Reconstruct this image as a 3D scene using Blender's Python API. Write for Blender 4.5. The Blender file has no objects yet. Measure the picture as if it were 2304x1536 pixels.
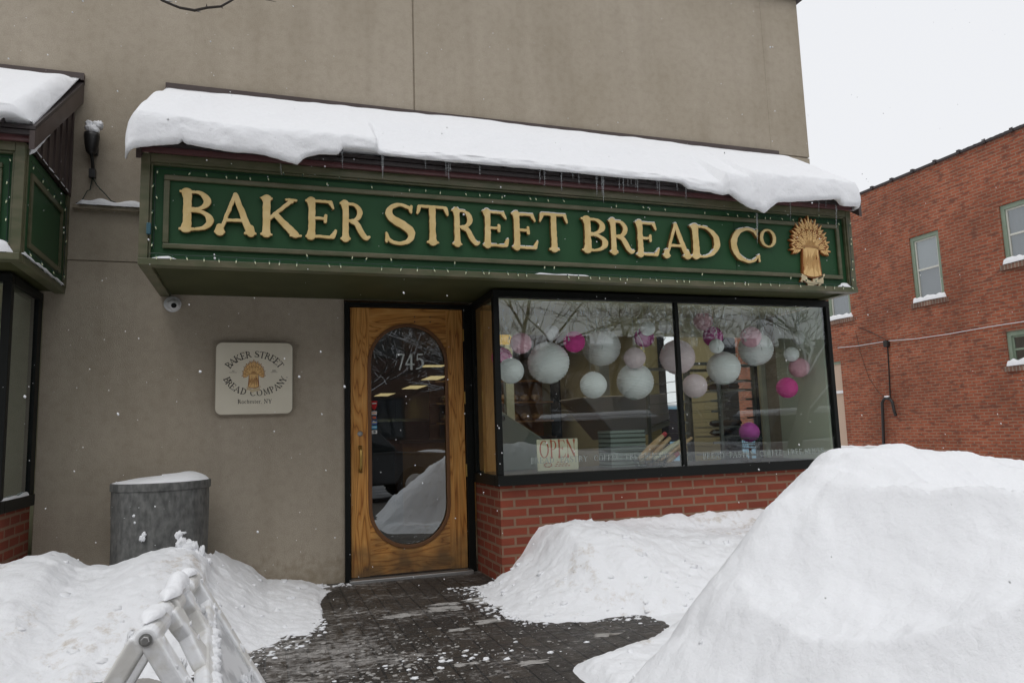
import bpy, math, random
import numpy as np
from mathutils import Vector, Matrix, noise
random.seed(7)
R_ = math.radians
SC = bpy.context.scene
COL = SC.collection

# ------------------------------------------------------------------ camera
RM = ((0.94726, 0.00951, 0.32033), (-0.31886, 0.12823, 0.93909), (-0.03215, -0.99170, 0.12450))
CAM = Vector((-0.6470, -5.8840, 1.0847)); FPX = 1647.96
cd = bpy.data.cameras.new('camera'); cam = bpy.data.objects.new('camera', cd); COL.objects.link(cam)
cd.sensor_width = 36; cd.lens = FPX / 2304 * 36; cd.clip_start = 0.05; cd.clip_end = 600
rt = Vector([RM[i][0] for i in range(3)]); dn = Vector([RM[i][1] for i in range(3)]); fw = Vector([RM[i][2] for i in range(3)])
cam.matrix_world = Matrix(((rt.x, -dn.x, -fw.x, CAM.x), (rt.y, -dn.y, -fw.y, CAM.y), (rt.z, -dn.z, -fw.z, CAM.z), (0, 0, 0, 1)))
SC.camera = cam

# ------------------------------------------------------------------ sky and light (overcast, snowing)
W = bpy.data.worlds.new('World'); SC.world = W; W.use_nodes = True
wn = W.node_tree.nodes; wl = W.node_tree.links; wn.clear()
SUN_EL, SUN_AZ = R_(58), R_(215)
sky = wn.new('ShaderNodeTexSky'); sky.sky_type = 'NISHITA'; sky.sun_disc = False
sky.sun_elevation = SUN_EL; sky.sun_rotation = SUN_AZ; sky.dust_density = 6; sky.air_density = 1.5
hs = wn.new('ShaderNodeHueSaturation'); hs.inputs['Saturation'].default_value = 0.12
mul = wn.new('ShaderNodeMixRGB'); mul.blend_type = 'MULTIPLY'; mul.inputs[0].default_value = 1; mul.inputs[2].default_value = (0.10, 0.10, 0.10, 1)
mx = wn.new('ShaderNodeMixRGB'); mx.inputs[0].default_value = 0.88; mx.inputs[2].default_value = (0.935, 0.95, 0.985, 1)
bg = wn.new('ShaderNodeBackground'); bg.inputs['Strength'].default_value = 1.0
wo = wn.new('ShaderNodeOutputWorld')
wl.new(sky.outputs[0], hs.inputs['Color']); wl.new(hs.outputs[0], mul.inputs[1]); wl.new(mul.outputs[0], mx.inputs[1])
wl.new(mx.outputs[0], bg.inputs['Color']); wl.new(bg.outputs[0], wo.inputs['Surface'])
sd = bpy.data.lights.new('sun', 'SUN'); sd.energy = 0.62; sd.angle = R_(40); sd.color = (1, 0.98, 0.95)
sun = bpy.data.objects.new('sun', sd); COL.objects.link(sun)
dirv = Vector((math.sin(SUN_AZ) * math.cos(SUN_EL), math.cos(SUN_AZ) * math.cos(SUN_EL), math.sin(SUN_EL)))
sun.rotation_euler = dirv.to_track_quat('Z', 'Y').to_euler()
vs = SC.view_settings; vs.view_transform = 'Standard'; vs.look = 'None'; vs.gamma = 1; vs.exposure = 0.0; vs.use_curve_mapping = False
SC.cycles.max_bounces = 8; SC.cycles.transparent_max_bounces = 16; SC.cycles.caustics_reflective = False; SC.cycles.caustics_refractive = False

# ------------------------------------------------------------------ helpers
def ray(px, py):
    u, v = (px - 1152) / FPX, (py - 768) / FPX
    return Vector([RM[i][0] * u + RM[i][1] * v + RM[i][2] for i in range(3)])
def onP(ax, px, py, v):
    r = ray(px, py); return CAM + r * ((v - CAM[ax]) / r[ax])
def Y(px, py, y=0.0): return onP(1, px, py, y)
def X(px, py, x): return onP(0, px, py, x)
def Z(px, py, z=0.0): return onP(2, px, py, z)
def Zof(px, py, y): return Y(px, py, y).z

class MB:
    def __init__(s): s.v = []; s.f = []
    def add(s, vs, fs):
        n = len(s.v); s.v += [tuple(v) for v in vs]; s.f += [tuple(i + n for i in f) for f in fs]; return s
    def box(s, x0, x1, y0, y1, z0, z1):
        if x0 > x1: x0, x1 = x1, x0
        if y0 > y1: y0, y1 = y1, y0
        if z0 > z1: z0, z1 = z1, z0
        return s.add([(x0,y0,z0),(x1,y0,z0),(x1,y1,z0),(x0,y1,z0),(x0,y0,z1),(x1,y0,z1),(x1,y1,z1),(x0,y1,z1)],
                     [(0,3,2,1),(4,5,6,7),(0,1,5,4),(1,2,6,5),(2,3,7,6),(3,0,4,7)])
    def prism(s, poly, d, close=True):      # poly: list of 3-D points, d: extrusion vector
        n = len(poly); d = Vector(d)
        vs = [Vector(p) for p in poly] + [Vector(p) + d for p in poly]
        fs = [tuple(range(n))[::-1], tuple(range(n, 2 * n))] + [(i, (i + 1) % n, n + (i + 1) % n, n + i) for i in range(n)]
        return s.add(vs, fs)
    def tube(s, pts, r, n=8, cap=True):
        pts = [Vector(p) for p in pts]; rs = r if isinstance(r, (list, tuple)) else [r] * len(pts)
        vs = []; up = None
        for i, p in enumerate(pts):
            t = (pts[min(i + 1, len(pts) - 1)] - pts[max(i - 1, 0)])
            t = t.normalized() if t.length > 1e-9 else Vector((0, 0, 1))
            if up is None:
                up = t.orthogonal().normalized()
            up = (up - t * up.dot(t)); up = up.normalized() if up.length > 1e-6 else t.orthogonal().normalized()
            sd_ = t.cross(up)
            for k in range(n):
                a = 2 * math.pi * k / n; vs.append(p + (up * math.cos(a) + sd_ * math.sin(a)) * rs[i])
        fs = []
        for i in range(len(pts) - 1):
            for k in range(n): fs.append((i*n+k, i*n+(k+1)%n, (i+1)*n+(k+1)%n, (i+1)*n+k))
        if cap: fs += [tuple(range(n))[::-1], tuple(range((len(pts)-1)*n, len(pts)*n))]
        return s.add(vs, fs)
    def lathe(s, prof, c, n=32, ax=None, sx=1, sy=1):   # prof: (r, h)
        c = Vector(c); ax = Vector(ax).normalized() if ax else Vector((0, 0, 1))
        u = ax.orthogonal().normalized() if ax.z < .999 else Vector((1, 0, 0)); w = ax.cross(u)
        vs = []
        for r, h in prof:
            for k in range(n):
                a = 2 * math.pi * k / n; vs.append(c + ax * h + u * (r * sx * math.cos(a)) + w * (r * sy * math.sin(a)))
        fs = []
        for i in range(len(prof) - 1):
            for k in range(n): fs.append((i*n+k, i*n+(k+1)%n, (i+1)*n+(k+1)%n, (i+1)*n+k))
        if prof[0][0] > 1e-6: fs.append(tuple(range(n))[::-1])
        if prof[-1][0] > 1e-6: fs.append(tuple(range((len(prof)-1)*n, len(prof)*n)))
        return s.add(vs, fs)
    def grid(s, fn, nu, nv):
        vs = [fn(i / (nu - 1), j / (nv - 1)) for j in range(nv) for i in range(nu)]
        fs = [(j*nu+i, j*nu+i+1, (j+1)*nu+i+1, (j+1)*nu+i) for j in range(nv-1) for i in range(nu-1)]
        return s.add(vs, fs)
    def build(s, name, mat, parent=None, smooth=False, bevel=0, seg=2, angle=40, fixn=False):
        me = bpy.data.meshes.new(name)
        if parent is not None:
            root = parent
            while root.parent is not None: root = root.parent
            off = Vector(root.location)
        else:
            a = np.array(s.v); off = Vector(((a[:,0].min()+a[:,0].max())/2, (a[:,1].min()+a[:,1].max())/2, a[:,2].min()))
        me.from_pydata([tuple(Vector(v) - off) for v in s.v], [], s.f)
        if fixn:
            import bmesh
            b = bmesh.new(); b.from_mesh(me); bmesh.ops.remove_doubles(b, verts=b.verts, dist=1e-5); bmesh.ops.recalc_face_normals(b, faces=b.faces); b.to_mesh(me); b.free()
        me.materials.append(mat)
        uv = me.uv_layers.new(name='UVMap')           # box mapping in metres
        for p in me.polygons:
            n = p.normal
            for li in p.loop_indices:
                q = me.vertices[me.loops[li].vertex_index].co + off
                if abs(n.z) > .75: uv.data[li].uv = (q.x, q.y)
                elif abs(n.x) > abs(n.y): uv.data[li].uv = (q.y, q.z)
                else: uv.data[li].uv = (q.x, q.z)
        o = bpy.data.objects.new(name, me); COL.objects.link(o)
        if parent is not None: o.parent = parent
        else: o.location = off
        if smooth:
            for p in me.polygons: p.use_smooth = True
        if bevel:
            m = o.modifiers.new('bevel', 'BEVEL'); m.width = bevel; m.segments = seg; m.limit_method = 'ANGLE'; m.angle_limit = R_(angle)
        return o

def tag(o, label=None, cat=None, group=None, kind=None):
    if label: o['label'] = label
    if cat: o['category'] = cat
    if group: o['group'] = group
    if kind: o['kind'] = kind
    return o
def thing(name, loc, label, cat, group=None):
    o = bpy.data.objects.new(name, None); COL.objects.link(o); o.location = loc; o.empty_display_size = .1
    return tag(o, label, cat, group)

# ------------------------------------------------------------------ materials
def mat(name, col, rough=.6, metal=0, spec=.5, bump=None, var=None, emit=None, trans=0, detail=None):
    """bump=(scale,strength,dist)  var=(scale, color2, contrast)"""
    m = bpy.data.materials.new(name); m.use_nodes = True; nt = m.node_tree; N = nt.nodes; L = nt.links
    b = N['Principled BSDF']; b.inputs['Base Color'].default_value = (*col, 1); b.inputs['Roughness'].default_value = rough
    b.inputs['Metallic'].default_value = metal; b.inputs['Specular IOR Level'].default_value = spec
    tc = N.new('ShaderNodeTexCoord')
    if var:
        n = N.new('ShaderNodeTexNoise'); n.inputs['Scale'].default_value = var[0]; n.inputs['Detail'].default_value = 6
        mp = N.new('ShaderNodeMapping'); mp.inputs['Scale'].default_value = var[3] if len(var) > 3 else (1, 1, 1)
        L.new(tc.outputs['Object'], mp.inputs[0]); L.new(mp.outputs[0], n.inputs['Vector'])
        r = N.new('ShaderNodeValToRGB'); c = var[2]
        r.color_ramp.elements[0].position = .5 - c; r.color_ramp.elements[1].position = .5 + c
        r.color_ramp.elements[0].color = (*col, 1); r.color_ramp.elements[1].color = (*var[1], 1)
        L.new(n.outputs[0], r.inputs[0]); L.new(r.outputs[0], b.inputs['Base Color'])
    if bump:
        n = N.new('ShaderNodeTexNoise'); n.inputs['Scale'].default_value = bump[0]; n.inputs['Detail'].default_value = 5
        L.new(tc.outputs['Object'], n.inputs['Vector'])
        bp = N.new('ShaderNodeBump'); bp.inputs['Strength'].default_value = bump[1]; bp.inputs['Distance'].default_value = bump[2]
        L.new(n.outputs[0], bp.inputs['Height']); L.new(bp.outputs[0], b.inputs['Normal'])
    if emit:
        b.inputs['Emission Color'].default_value = (*emit[0], 1); b.inputs['Emission Strength'].default_value = emit[1]
    return m

def glass(name, tint=(.8, .88, .86), refl=.12):
    m = bpy.data.materials.new(name); m.use_nodes = True; nt = m.node_tree; N = nt.nodes; L = nt.links; N.clear()
    t = N.new('ShaderNodeBsdfTransparent'); t.inputs[0].default_value = (*tint, 1)
    t2 = N.new('ShaderNodeBsdfTransparent'); t2.inputs[0].default_value = (1, 1, 1, 1)
    g = N.new('ShaderNodeBsdfGlossy'); g.inputs['Roughness'].default_value = 0.0; g.inputs[0].default_value = (.93, .98, 1, 1)
    lw = N.new('ShaderNodeLayerWeight'); lw.inputs[0].default_value = .5      # facing
    p = N.new('ShaderNodeMath'); p.operation = 'POWER'; p.inputs[1].default_value = 4
    L.new(lw.outputs['Facing'], p.inputs[0])
    a = N.new('ShaderNodeMath'); a.operation = 'MULTIPLY_ADD'; a.inputs[1].default_value = 1 - refl; a.inputs[2].default_value = refl
    L.new(p.outputs[0], a.inputs[0])
    tc = N.new('ShaderNodeTexCoord'); n = N.new('ShaderNodeTexNoise'); n.inputs['Scale'].default_value = 1.3; n.inputs['Detail'].default_value = 0
    bp = N.new('ShaderNodeBump'); bp.inputs['Strength'].default_value = .25; bp.inputs['Distance'].default_value = .006
    L.new(tc.outputs['Object'], n.inputs['Vector']); L.new(n.outputs[0], bp.inputs['Height']); L.new(bp.outputs[0], g.inputs['Normal'])
    mx1 = N.new('ShaderNodeMixShader'); L.new(a.outputs[0], mx1.inputs[0]); L.new(t.outputs[0], mx1.inputs[1]); L.new(g.outputs[0], mx1.inputs[2])
    gm = N.new('ShaderNodeNewGeometry'); mx2 = N.new('ShaderNodeMixShader')
    L.new(gm.outputs['Backfacing'], mx2.inputs[0]); L.new(mx1.outputs[0], mx2.inputs[1]); L.new(t2.outputs[0], mx2.inputs[2])
    o = N.new('ShaderNodeOutputMaterial'); L.new(mx2.outputs[0], o.inputs[0]); return m

def brick(name, c1, c2, mortar, bw=.203, rh=.0677, ms=.010, dark=None, bumpd=.004, dirt=.35, dscale=1.2):
    m = bpy.data.materials.new(name); m.use_nodes = True; nt = m.node_tree; N = nt.nodes; L = nt.links
    b = N['Principled BSDF']; b.inputs['Roughness'].default_value = .85; b.inputs['Specular IOR Level'].default_value = .25
    uv = N.new('ShaderNodeUVMap'); br = N.new('ShaderNodeTexBrick')
    br.inputs['Color1'].default_value = (*c1, 1); br.inputs['Color2'].default_value = (*c2, 1); br.inputs['Mortar'].default_value = (*mortar, 1)
    br.inputs['Scale'].default_value = 1; br.inputs['Brick Width'].default_value = bw; br.inputs['Row Height'].default_value = rh
    br.inputs['Mortar Size'].default_value = ms; br.inputs['Mortar Smooth'].default_value = .15; br.inputs['Bias'].default_value = 0
    wv = N.new('ShaderNodeTexNoise'); wv.inputs['Scale'].default_value = 9; wv.inputs['Detail'].default_value = 3
    vm = N.new('ShaderNodeVectorMath'); vm.operation = 'MULTIPLY_ADD'; vm.inputs[1].default_value = (.006, .006, .006)
    L.new(uv.outputs[0], wv.inputs['Vector']); L.new(wv.outputs['Color'], vm.inputs[0]); L.new(uv.outputs[0], vm.inputs[2])
    L.new(vm.outputs[0], br.inputs['Vector'])
    n = N.new('ShaderNodeTexNoise'); n.inputs['Scale'].default_value = dscale; n.inputs['Detail'].default_value = 8; n.inputs['Roughness'].default_value = .65
    L.new(uv.outputs[0], n.inputs['Vector'])
    r = N.new('ShaderNodeValToRGB'); r.color_ramp.elements[0].position = .3; r.color_ramp.elements[1].position = .65
    r.color_ramp.elements[0].color = (1 - dirt, 1 - dirt, 1 - dirt, 1); r.color_ramp.elements[1].color = (1.1, 1.08, 1.05, 1)
    L.new(n.outputs[0], r.inputs[0])
    mm = N.new('ShaderNodeMixRGB'); mm.blend_type = 'MULTIPLY'; mm.inputs[0].default_value = 1
    L.new(br.outputs['Color'], mm.inputs[1]); L.new(r.outputs[0], mm.inputs[2])
    last = mm.outputs[0]
    if dark:       # scattered darker bricks, coarse streaky variation along the courses
        n2 = N.new('ShaderNodeTexNoise'); n2.inputs['Scale'].default_value = 1; n2.inputs['Detail'].default_value = 2
        mp = N.new('ShaderNodeMapping'); mp.inputs['Scale'].default_value = (4.5, 14, 1)
        L.new(uv.outputs[0], mp.inputs[0]); L.new(mp.outputs[0], n2.inputs['Vector'])
        r2 = N.new('ShaderNodeValToRGB'); r2.color_ramp.elements[0].position = .52; r2.color_ramp.elements[1].position = .66
        r2.color_ramp.elements[0].color = (0, 0, 0, 1); r2.color_ramp.elements[1].color = (.75, .75, .75, 1)
        L.new(n2.outputs[0], r2.inputs[0])
        m3 = N.new('ShaderNodeMixRGB'); m3.inputs[2].default_value = (*dark, 1); L.new(r2.outputs[0], m3.inputs[0]); L.new(last, m3.inputs[1]); last = m3.outputs[0]
    L.new(last, b.inputs['Base Color'])
    n4 = N.new('ShaderNodeTexNoise'); n4.inputs['Scale'].default_value = 90; L.new(uv.outputs[0], n4.inputs['Vector'])
    ad = N.new('ShaderNodeMath'); ad.operation = 'MULTIPLY_ADD'; ad.inputs[1].default_value = -1
    s4 = N.new('ShaderNodeMath'); s4.operation = 'MULTIPLY'; s4.inputs[1].default_value = .3; L.new(n4.outputs[0], s4.inputs[0])
    L.new(br.outputs['Fac'], ad.inputs[0]); L.new(s4.outputs[0], ad.inputs[2])
    bp = N.new('ShaderNodeBump'); bp.inputs['Strength'].default_value = .8; bp.inputs['Distance'].default_value = bumpd
    L.new(ad.outputs[0], bp.inputs['Height']); L.new(bp.outputs[0], b.inputs['Normal'])
    return m

def snowmat(name='snow', col=(.88, .89, .91), dirt=None):
    m = bpy.data.materials.new(name); m.use_nodes = True; nt = m.node_tree; N = nt.nodes; L = nt.links
    b = N['Principled BSDF']; b.inputs['Roughness'].default_value = .75; b.inputs['Specular IOR Level'].default_value = .25
    b.inputs['Base Color'].default_value = (*col, 1)
    tc = N.new('ShaderNodeTexCoord')
    n1 = N.new('ShaderNodeTexNoise'); n1.inputs['Scale'].default_value = 7; n1.inputs['Detail'].default_value = 9; n1.inputs['Roughness'].default_value = .62
    L.new(tc.outputs['Object'], n1.inputs['Vector'])
    bp = N.new('ShaderNodeBump'); bp.inputs['Strength'].default_value = .75; bp.inputs['Distance'].default_value = .028
    L.new(n1.outputs[0], bp.inputs['Height']); L.new(bp.outputs[0], b.inputs['Normal'])
    if dirt:
        n2 = N.new('ShaderNodeTexNoise'); n2.inputs['Scale'].default_value = 11; n2.inputs['Detail'].default_value = 7; n2.inputs['Roughness'].default_value = .7
        L.new(tc.outputs['Object'], n2.inputs['Vector'])
        n3 = N.new('ShaderNodeTexNoise'); n3.inputs['Scale'].default_value = 1.7; n3.inputs['Detail'].default_value = 3
        L.new(tc.outputs['Object'], n3.inputs['Vector'])
        a = N.new('ShaderNodeMath'); a.operation = 'MULTIPLY'; L.new(n2.outputs[0], a.inputs[0]); L.new(n3.outputs[0], a.inputs[1])
        r = N.new('ShaderNodeValToRGB'); r.color_ramp.elements[0].position = .33; r.color_ramp.elements[1].position = .47
        r.color_ramp.elements[0].color = (*col, 1); r.color_ramp.elements[1].color = (*dirt, 1)
        L.new(a.outputs[0], r.inputs[0]); L.new(r.outputs[0], b.inputs['Base Color'])
    return m

def woodmat(name, vertical=True, c=((.72, .315, .072), (.88, .45, .13), (.38, .14, .034))):
    m = bpy.data.materials.new(name); m.use_nodes = True; nt = m.node_tree; N = nt.nodes; L = nt.links
    b = N['Principled BSDF']; b.inputs['Roughness'].default_value = .38; b.inputs['Specular IOR Level'].default_value = .4
    tc = N.new('ShaderNodeTexCoord'); mp = N.new('ShaderNodeMapping')
    mp.inputs['Scale'].default_value = (9, 9, .9) if vertical else (1.3, 9, 8)
    L.new(tc.outputs['Object'], mp.inputs[0])
    n = N.new('ShaderNodeTexNoise'); n.inputs['Scale'].default_value = 1.0; n.inputs['Detail'].default_value = 2.2; n.inputs['Distortion'].default_value = .35
    L.new(mp.outputs[0], n.inputs['Vector'])
    s = N.new('ShaderNodeMath'); s.operation = 'MULTIPLY'; s.inputs[1].default_value = 22; L.new(n.outputs[0], s.inputs[0])
    f = N.new('ShaderNodeMath'); f.operation = 'PINGPONG'; f.inputs[1].default_value = 1; L.new(s.outputs[0], f.inputs[0])
    r = N.new('ShaderNodeValToRGB'); e = r.color_ramp.elements; e[0].position = 0; e[0].color = (*c[2], 1); e[1].position = 1; e[1].color = (*c[1], 1)
    q = e.new(.22); q.color = (*c[0], 1); L.new(f.outputs[0], r.inputs[0])
    n2 = N.new('ShaderNodeTexNoise'); n2.inputs['Scale'].default_value = 1; n2.inputs['Detail'].default_value = 4
    mp2 = N.new('ShaderNodeMapping'); mp2.inputs['Scale'].default_value = (140, 140, 4) if vertical else (4, 140, 140)
    L.new(tc.outputs['Object'], mp2.inputs[0]); L.new(mp2.outputs[0], n2.inputs['Vector'])
    mm = N.new('ShaderNodeMixRGB'); mm.blend_type = 'MULTIPLY'; mm.inputs[0].default_value = .55
    L.new(r.outputs[0], mm.inputs[1]); L.new(n2.outputs[0], mm.inputs[2])
    # weathering: grey water-worn wood near the foot of the door
    sp = N.new('ShaderNodeSeparateXYZ'); L.new(tc.outputs['Object'], sp.inputs[0])
    n3 = N.new('ShaderNodeTexNoise'); n3.inputs['Scale'].default_value = 6; n3.inputs['Detail'].default_value = 6; L.new(tc.outputs['Object'], n3.inputs['Vector'])
    ma = N.new('ShaderNodeMath'); ma.operation = 'MULTIPLY_ADD'; ma.inputs[1].default_value = .8; L.new(n3.outputs[0], ma.inputs[0]); L.new(sp.outputs['Z'], ma.inputs[2])
    r3 = N.new('ShaderNodeValToRGB'); r3.color_ramp.elements[0].position = .40; r3.color_ramp.elements[1].position = .78
    r3.color_ramp.elements[0].color = (.8, .8, .8, 1); r3.color_ramp.elements[1].color = (0, 0, 0, 1); L.new(ma.outputs[0], r3.inputs[0])
    m3 = N.new('ShaderNodeMixRGB'); m3.inputs[2].default_value = (.085, .065, .04, 1)
    L.new(r3.outputs[0], m3.inputs[0]); L.new(mm.outputs[0], m3.inputs[1]); L.new(m3.outputs[0], b.inputs['Base Color'])
    bp = N.new('ShaderNodeBump'); bp.inputs['Strength'].default_value = .15; bp.inputs['Distance'].default_value = .002
    L.new(f.outputs[0], bp.inputs['Height']); L.new(bp.outputs[0], b.inputs['Normal'])
    return m

def stuccomat():
    m = bpy.data.materials.new('stucco'); m.use_nodes = True; nt = m.node_tree; N = nt.nodes; L = nt.links
    b = N['Principled BSDF']; b.inputs['Roughness'].default_value = .92; b.inputs['Specular IOR Level'].default_value = .15
    tc = N.new('ShaderNodeTexCoord')
    def nz(s, d, r=.5):
        n = N.new('ShaderNodeTexNoise'); n.inputs['Scale'].default_value = s; n.inputs['Detail'].default_value = d; n.inputs['Roughness'].default_value = r
        L.new(tc.outputs['Object'], n.inputs['Vector']); return n
    a, c, f = nz(1.1, 6, .6), nz(16, 6, .6), nz(140, 4, .6)
    r1 = N.new('ShaderNodeValToRGB'); r1.color_ramp.elements[0].position = .3; r1.color_ramp.elements[1].position = .7
    r1.color_ramp.elements[0].color = (.378, .326, .252, 1); r1.color_ramp.elements[1].color = (.450, .394, .318, 1); L.new(a.outputs[0], r1.inputs[0])
    r2 = N.new('ShaderNodeValToRGB'); r2.color_ramp.elements[0].position = .3; r2.color_ramp.elements[1].position = .55
    r2.color_ramp.elements[0].color = (.92, .915, .905, 1); r2.color_ramp.elements[1].color = (1.02, 1.02, 1.02, 1); L.new(c.outputs[0], r2.inputs[0])
    m1 = N.new('ShaderNodeMixRGB'); m1.blend_type = 'MULTIPLY'; m1.inputs[0].default_value = 1
    L.new(r1.outputs[0], m1.inputs[1]); L.new(r2.outputs[0], m1.inputs[2])
    r4 = N.new('ShaderNodeValToRGB'); r4.color_ramp.elements[0].position = .32; r4.color_ramp.elements[1].position = .6
    r4.color_ramp.elements[0].color = (.84, .84, .84, 1); r4.color_ramp.elements[1].color = (1.03, 1.03, 1.03, 1); L.new(f.outputs[0], r4.inputs[0])
    m2 = N.new('ShaderNodeMixRGB'); m2.blend_type = 'MULTIPLY'; m2.inputs[0].default_value = 1
    L.new(m1.outputs[0], m2.inputs[1]); L.new(r4.outputs[0], m2.inputs[2])
    mp = N.new('ShaderNodeMapping'); mp.inputs['Scale'].default_value = (5, 5, .35); L.new(tc.outputs['Object'], mp.inputs[0])
    sn = N.new('ShaderNodeTexNoise'); sn.inputs['Scale'].default_value = 1; sn.inputs['Detail'].default_value = 5; L.new(mp.outputs[0], sn.inputs['Vector'])
    r5 = N.new('ShaderNodeValToRGB'); r5.color_ramp.elements[0].position = .30; r5.color_ramp.elements[1].position = .52; r5.color_ramp.elements[0].color = (.93,.925,.915,1); r5.color_ramp.elements[1].color = (1.02,1.02,1.02,1); L.new(sn.outputs[0], r5.inputs[0])
    m3 = N.new('ShaderNodeMixRGB'); m3.blend_type = 'MULTIPLY'; m3.inputs[0].default_value = 1; L.new(m2.outputs[0], m3.inputs[1]); L.new(r5.outputs[0], m3.inputs[2])
    sp = N.new('ShaderNodeSeparateXYZ'); L.new(tc.outputs['Object'], sp.inputs[0]); ma = N.new('ShaderNodeMath'); ma.operation = 'MULTIPLY_ADD'; ma.inputs[1].default_value = .75; L.new(c.outputs[0], ma.inputs[0]); L.new(sp.outputs['Z'], ma.inputs[2])
    r6 = N.new('ShaderNodeValToRGB'); r6.color_ramp.elements[0].position = .36; r6.color_ramp.elements[1].position = .60; r6.color_ramp.elements[0].color = (.80,.78,.74,1); r6.color_ramp.elements[1].color = (1,1,1,1); L.new(ma.outputs[0], r6.inputs[0])
    m4 = N.new('ShaderNodeMixRGB'); m4.blend_type = 'MULTIPLY'; m4.inputs[0].default_value = 1; L.new(m3.outputs[0], m4.inputs[1]); L.new(r6.outputs[0], m4.inputs[2]); L.new(m4.outputs[0], b.inputs['Base Color'])
    bp = N.new('ShaderNodeBump'); bp.inputs['Strength'].default_value = .7; bp.inputs['Distance'].default_value = .003
    L.new(f.outputs[0], bp.inputs['Height']); L.new(bp.outputs[0], b.inputs['Normal']); return m

def pavermat():
    m = bpy.data.materials.new('wet_pavers'); m.use_nodes = True; nt = m.node_tree; N = nt.nodes; L = nt.links
    b = N['Principled BSDF']; b.inputs['Specular IOR Level'].default_value = .5
    uv = N.new('ShaderNodeUVMap'); mp = N.new('ShaderNodeMapping'); mp.inputs['Rotation'].default_value = (0, 0, R_(90)); L.new(uv.outputs[0], mp.inputs[0])
    br = N.new('ShaderNodeTexBrick'); br.inputs['Scale'].default_value = 1; br.inputs['Brick Width'].default_value = .21; br.inputs['Row Height'].default_value = .105
    br.inputs['Mortar Size'].default_value = .006; br.inputs['Mortar Smooth'].default_value = .4
    br.inputs['Color1'].default_value = (.052, .042, .033, 1); br.inputs['Color2'].default_value = (.033, .028, .024, 1); br.inputs['Mortar'].default_value = (.012, .011, .010, 1)
    L.new(mp.outputs[0], br.inputs['Vector'])
    def nz(s, d, r=.5, sc=(1, 1, 1)):
        n = N.new('ShaderNodeTexNoise'); n.inputs['Scale'].default_value = s; n.inputs['Detail'].default_value = d; n.inputs['Roughness'].default_value = r
        q = N.new('ShaderNodeMapping'); q.inputs['Scale'].default_value = sc
        L.new(uv.outputs[0], q.inputs[0]); L.new(q.outputs[0], n.inputs['Vector']); return n
    big, fine = nz(1.6, 3, .5, (1, 2.0, 1)), nz(16, 8, .75, (1, 1.7, 1))
    ad = N.new('ShaderNodeMath'); ad.operation = 'MULTIPLY_ADD'; ad.inputs[1].default_value = .55; L.new(big.outputs[0], ad.inputs[0]); L.new(fine.outputs[0], ad.inputs[2])
    sx_ = N.new('ShaderNodeSeparateXYZ'); L.new(uv.outputs[0], sx_.inputs[0]); mr = N.new('ShaderNodeMapRange'); L.new(sx_.outputs['X'], mr.inputs[0])
    mr.inputs['From Min'].default_value = .55; mr.inputs['From Max'].default_value = -.55; mr.inputs['To Max'].default_value = .11
    ad0 = ad; ad = N.new('ShaderNodeMath'); ad.operation = 'ADD'; L.new(ad0.outputs[0], ad.inputs[0]); L.new(mr.outputs[0], ad.inputs[1])
    r = N.new('ShaderNodeValToRGB'); r.color_ramp.elements[0].position = .84; r.color_ramp.elements[1].position = 1.03
    r.color_ramp.elements[0].color = (0, 0, 0, 1); r.color_ramp.elements[1].color = (.8, .8, .8, 1); L.new(ad.outputs[0], r.inputs[0])
    m1 = N.new('ShaderNodeMixRGB'); m1.inputs[2].default_value = (.42, .40, .38, 1); L.new(r.outputs[0], m1.inputs[0]); L.new(br.outputs['Color'], m1.inputs[1])
    L.new(m1.outputs[0], b.inputs['Base Color'])
    rr = N.new('ShaderNodeMapRange'); rr.inputs['To Min'].default_value = .28; rr.inputs['To Max'].default_value = .8; L.new(fine.outputs[0], rr.inputs[0]); rr.inputs['From Min'].default_value = .35; rr.inputs['From Max'].default_value = .65
    L.new(rr.outputs[0], b.inputs['Roughness'])
    s = N.new('ShaderNodeMath'); s.operation = 'MULTIPLY_ADD'; s.inputs[1].default_value = -.5; L.new(br.outputs['Fac'], s.inputs[0]); L.new(ad.outputs[0], s.inputs[2])
    bp = N.new('ShaderNodeBump'); bp.inputs['Strength'].default_value = .9; bp.inputs['Distance'].default_value = .012
    L.new(s.outputs[0], bp.inputs['Height']); L.new(bp.outputs[0], b.inputs['Normal']); return m

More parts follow.
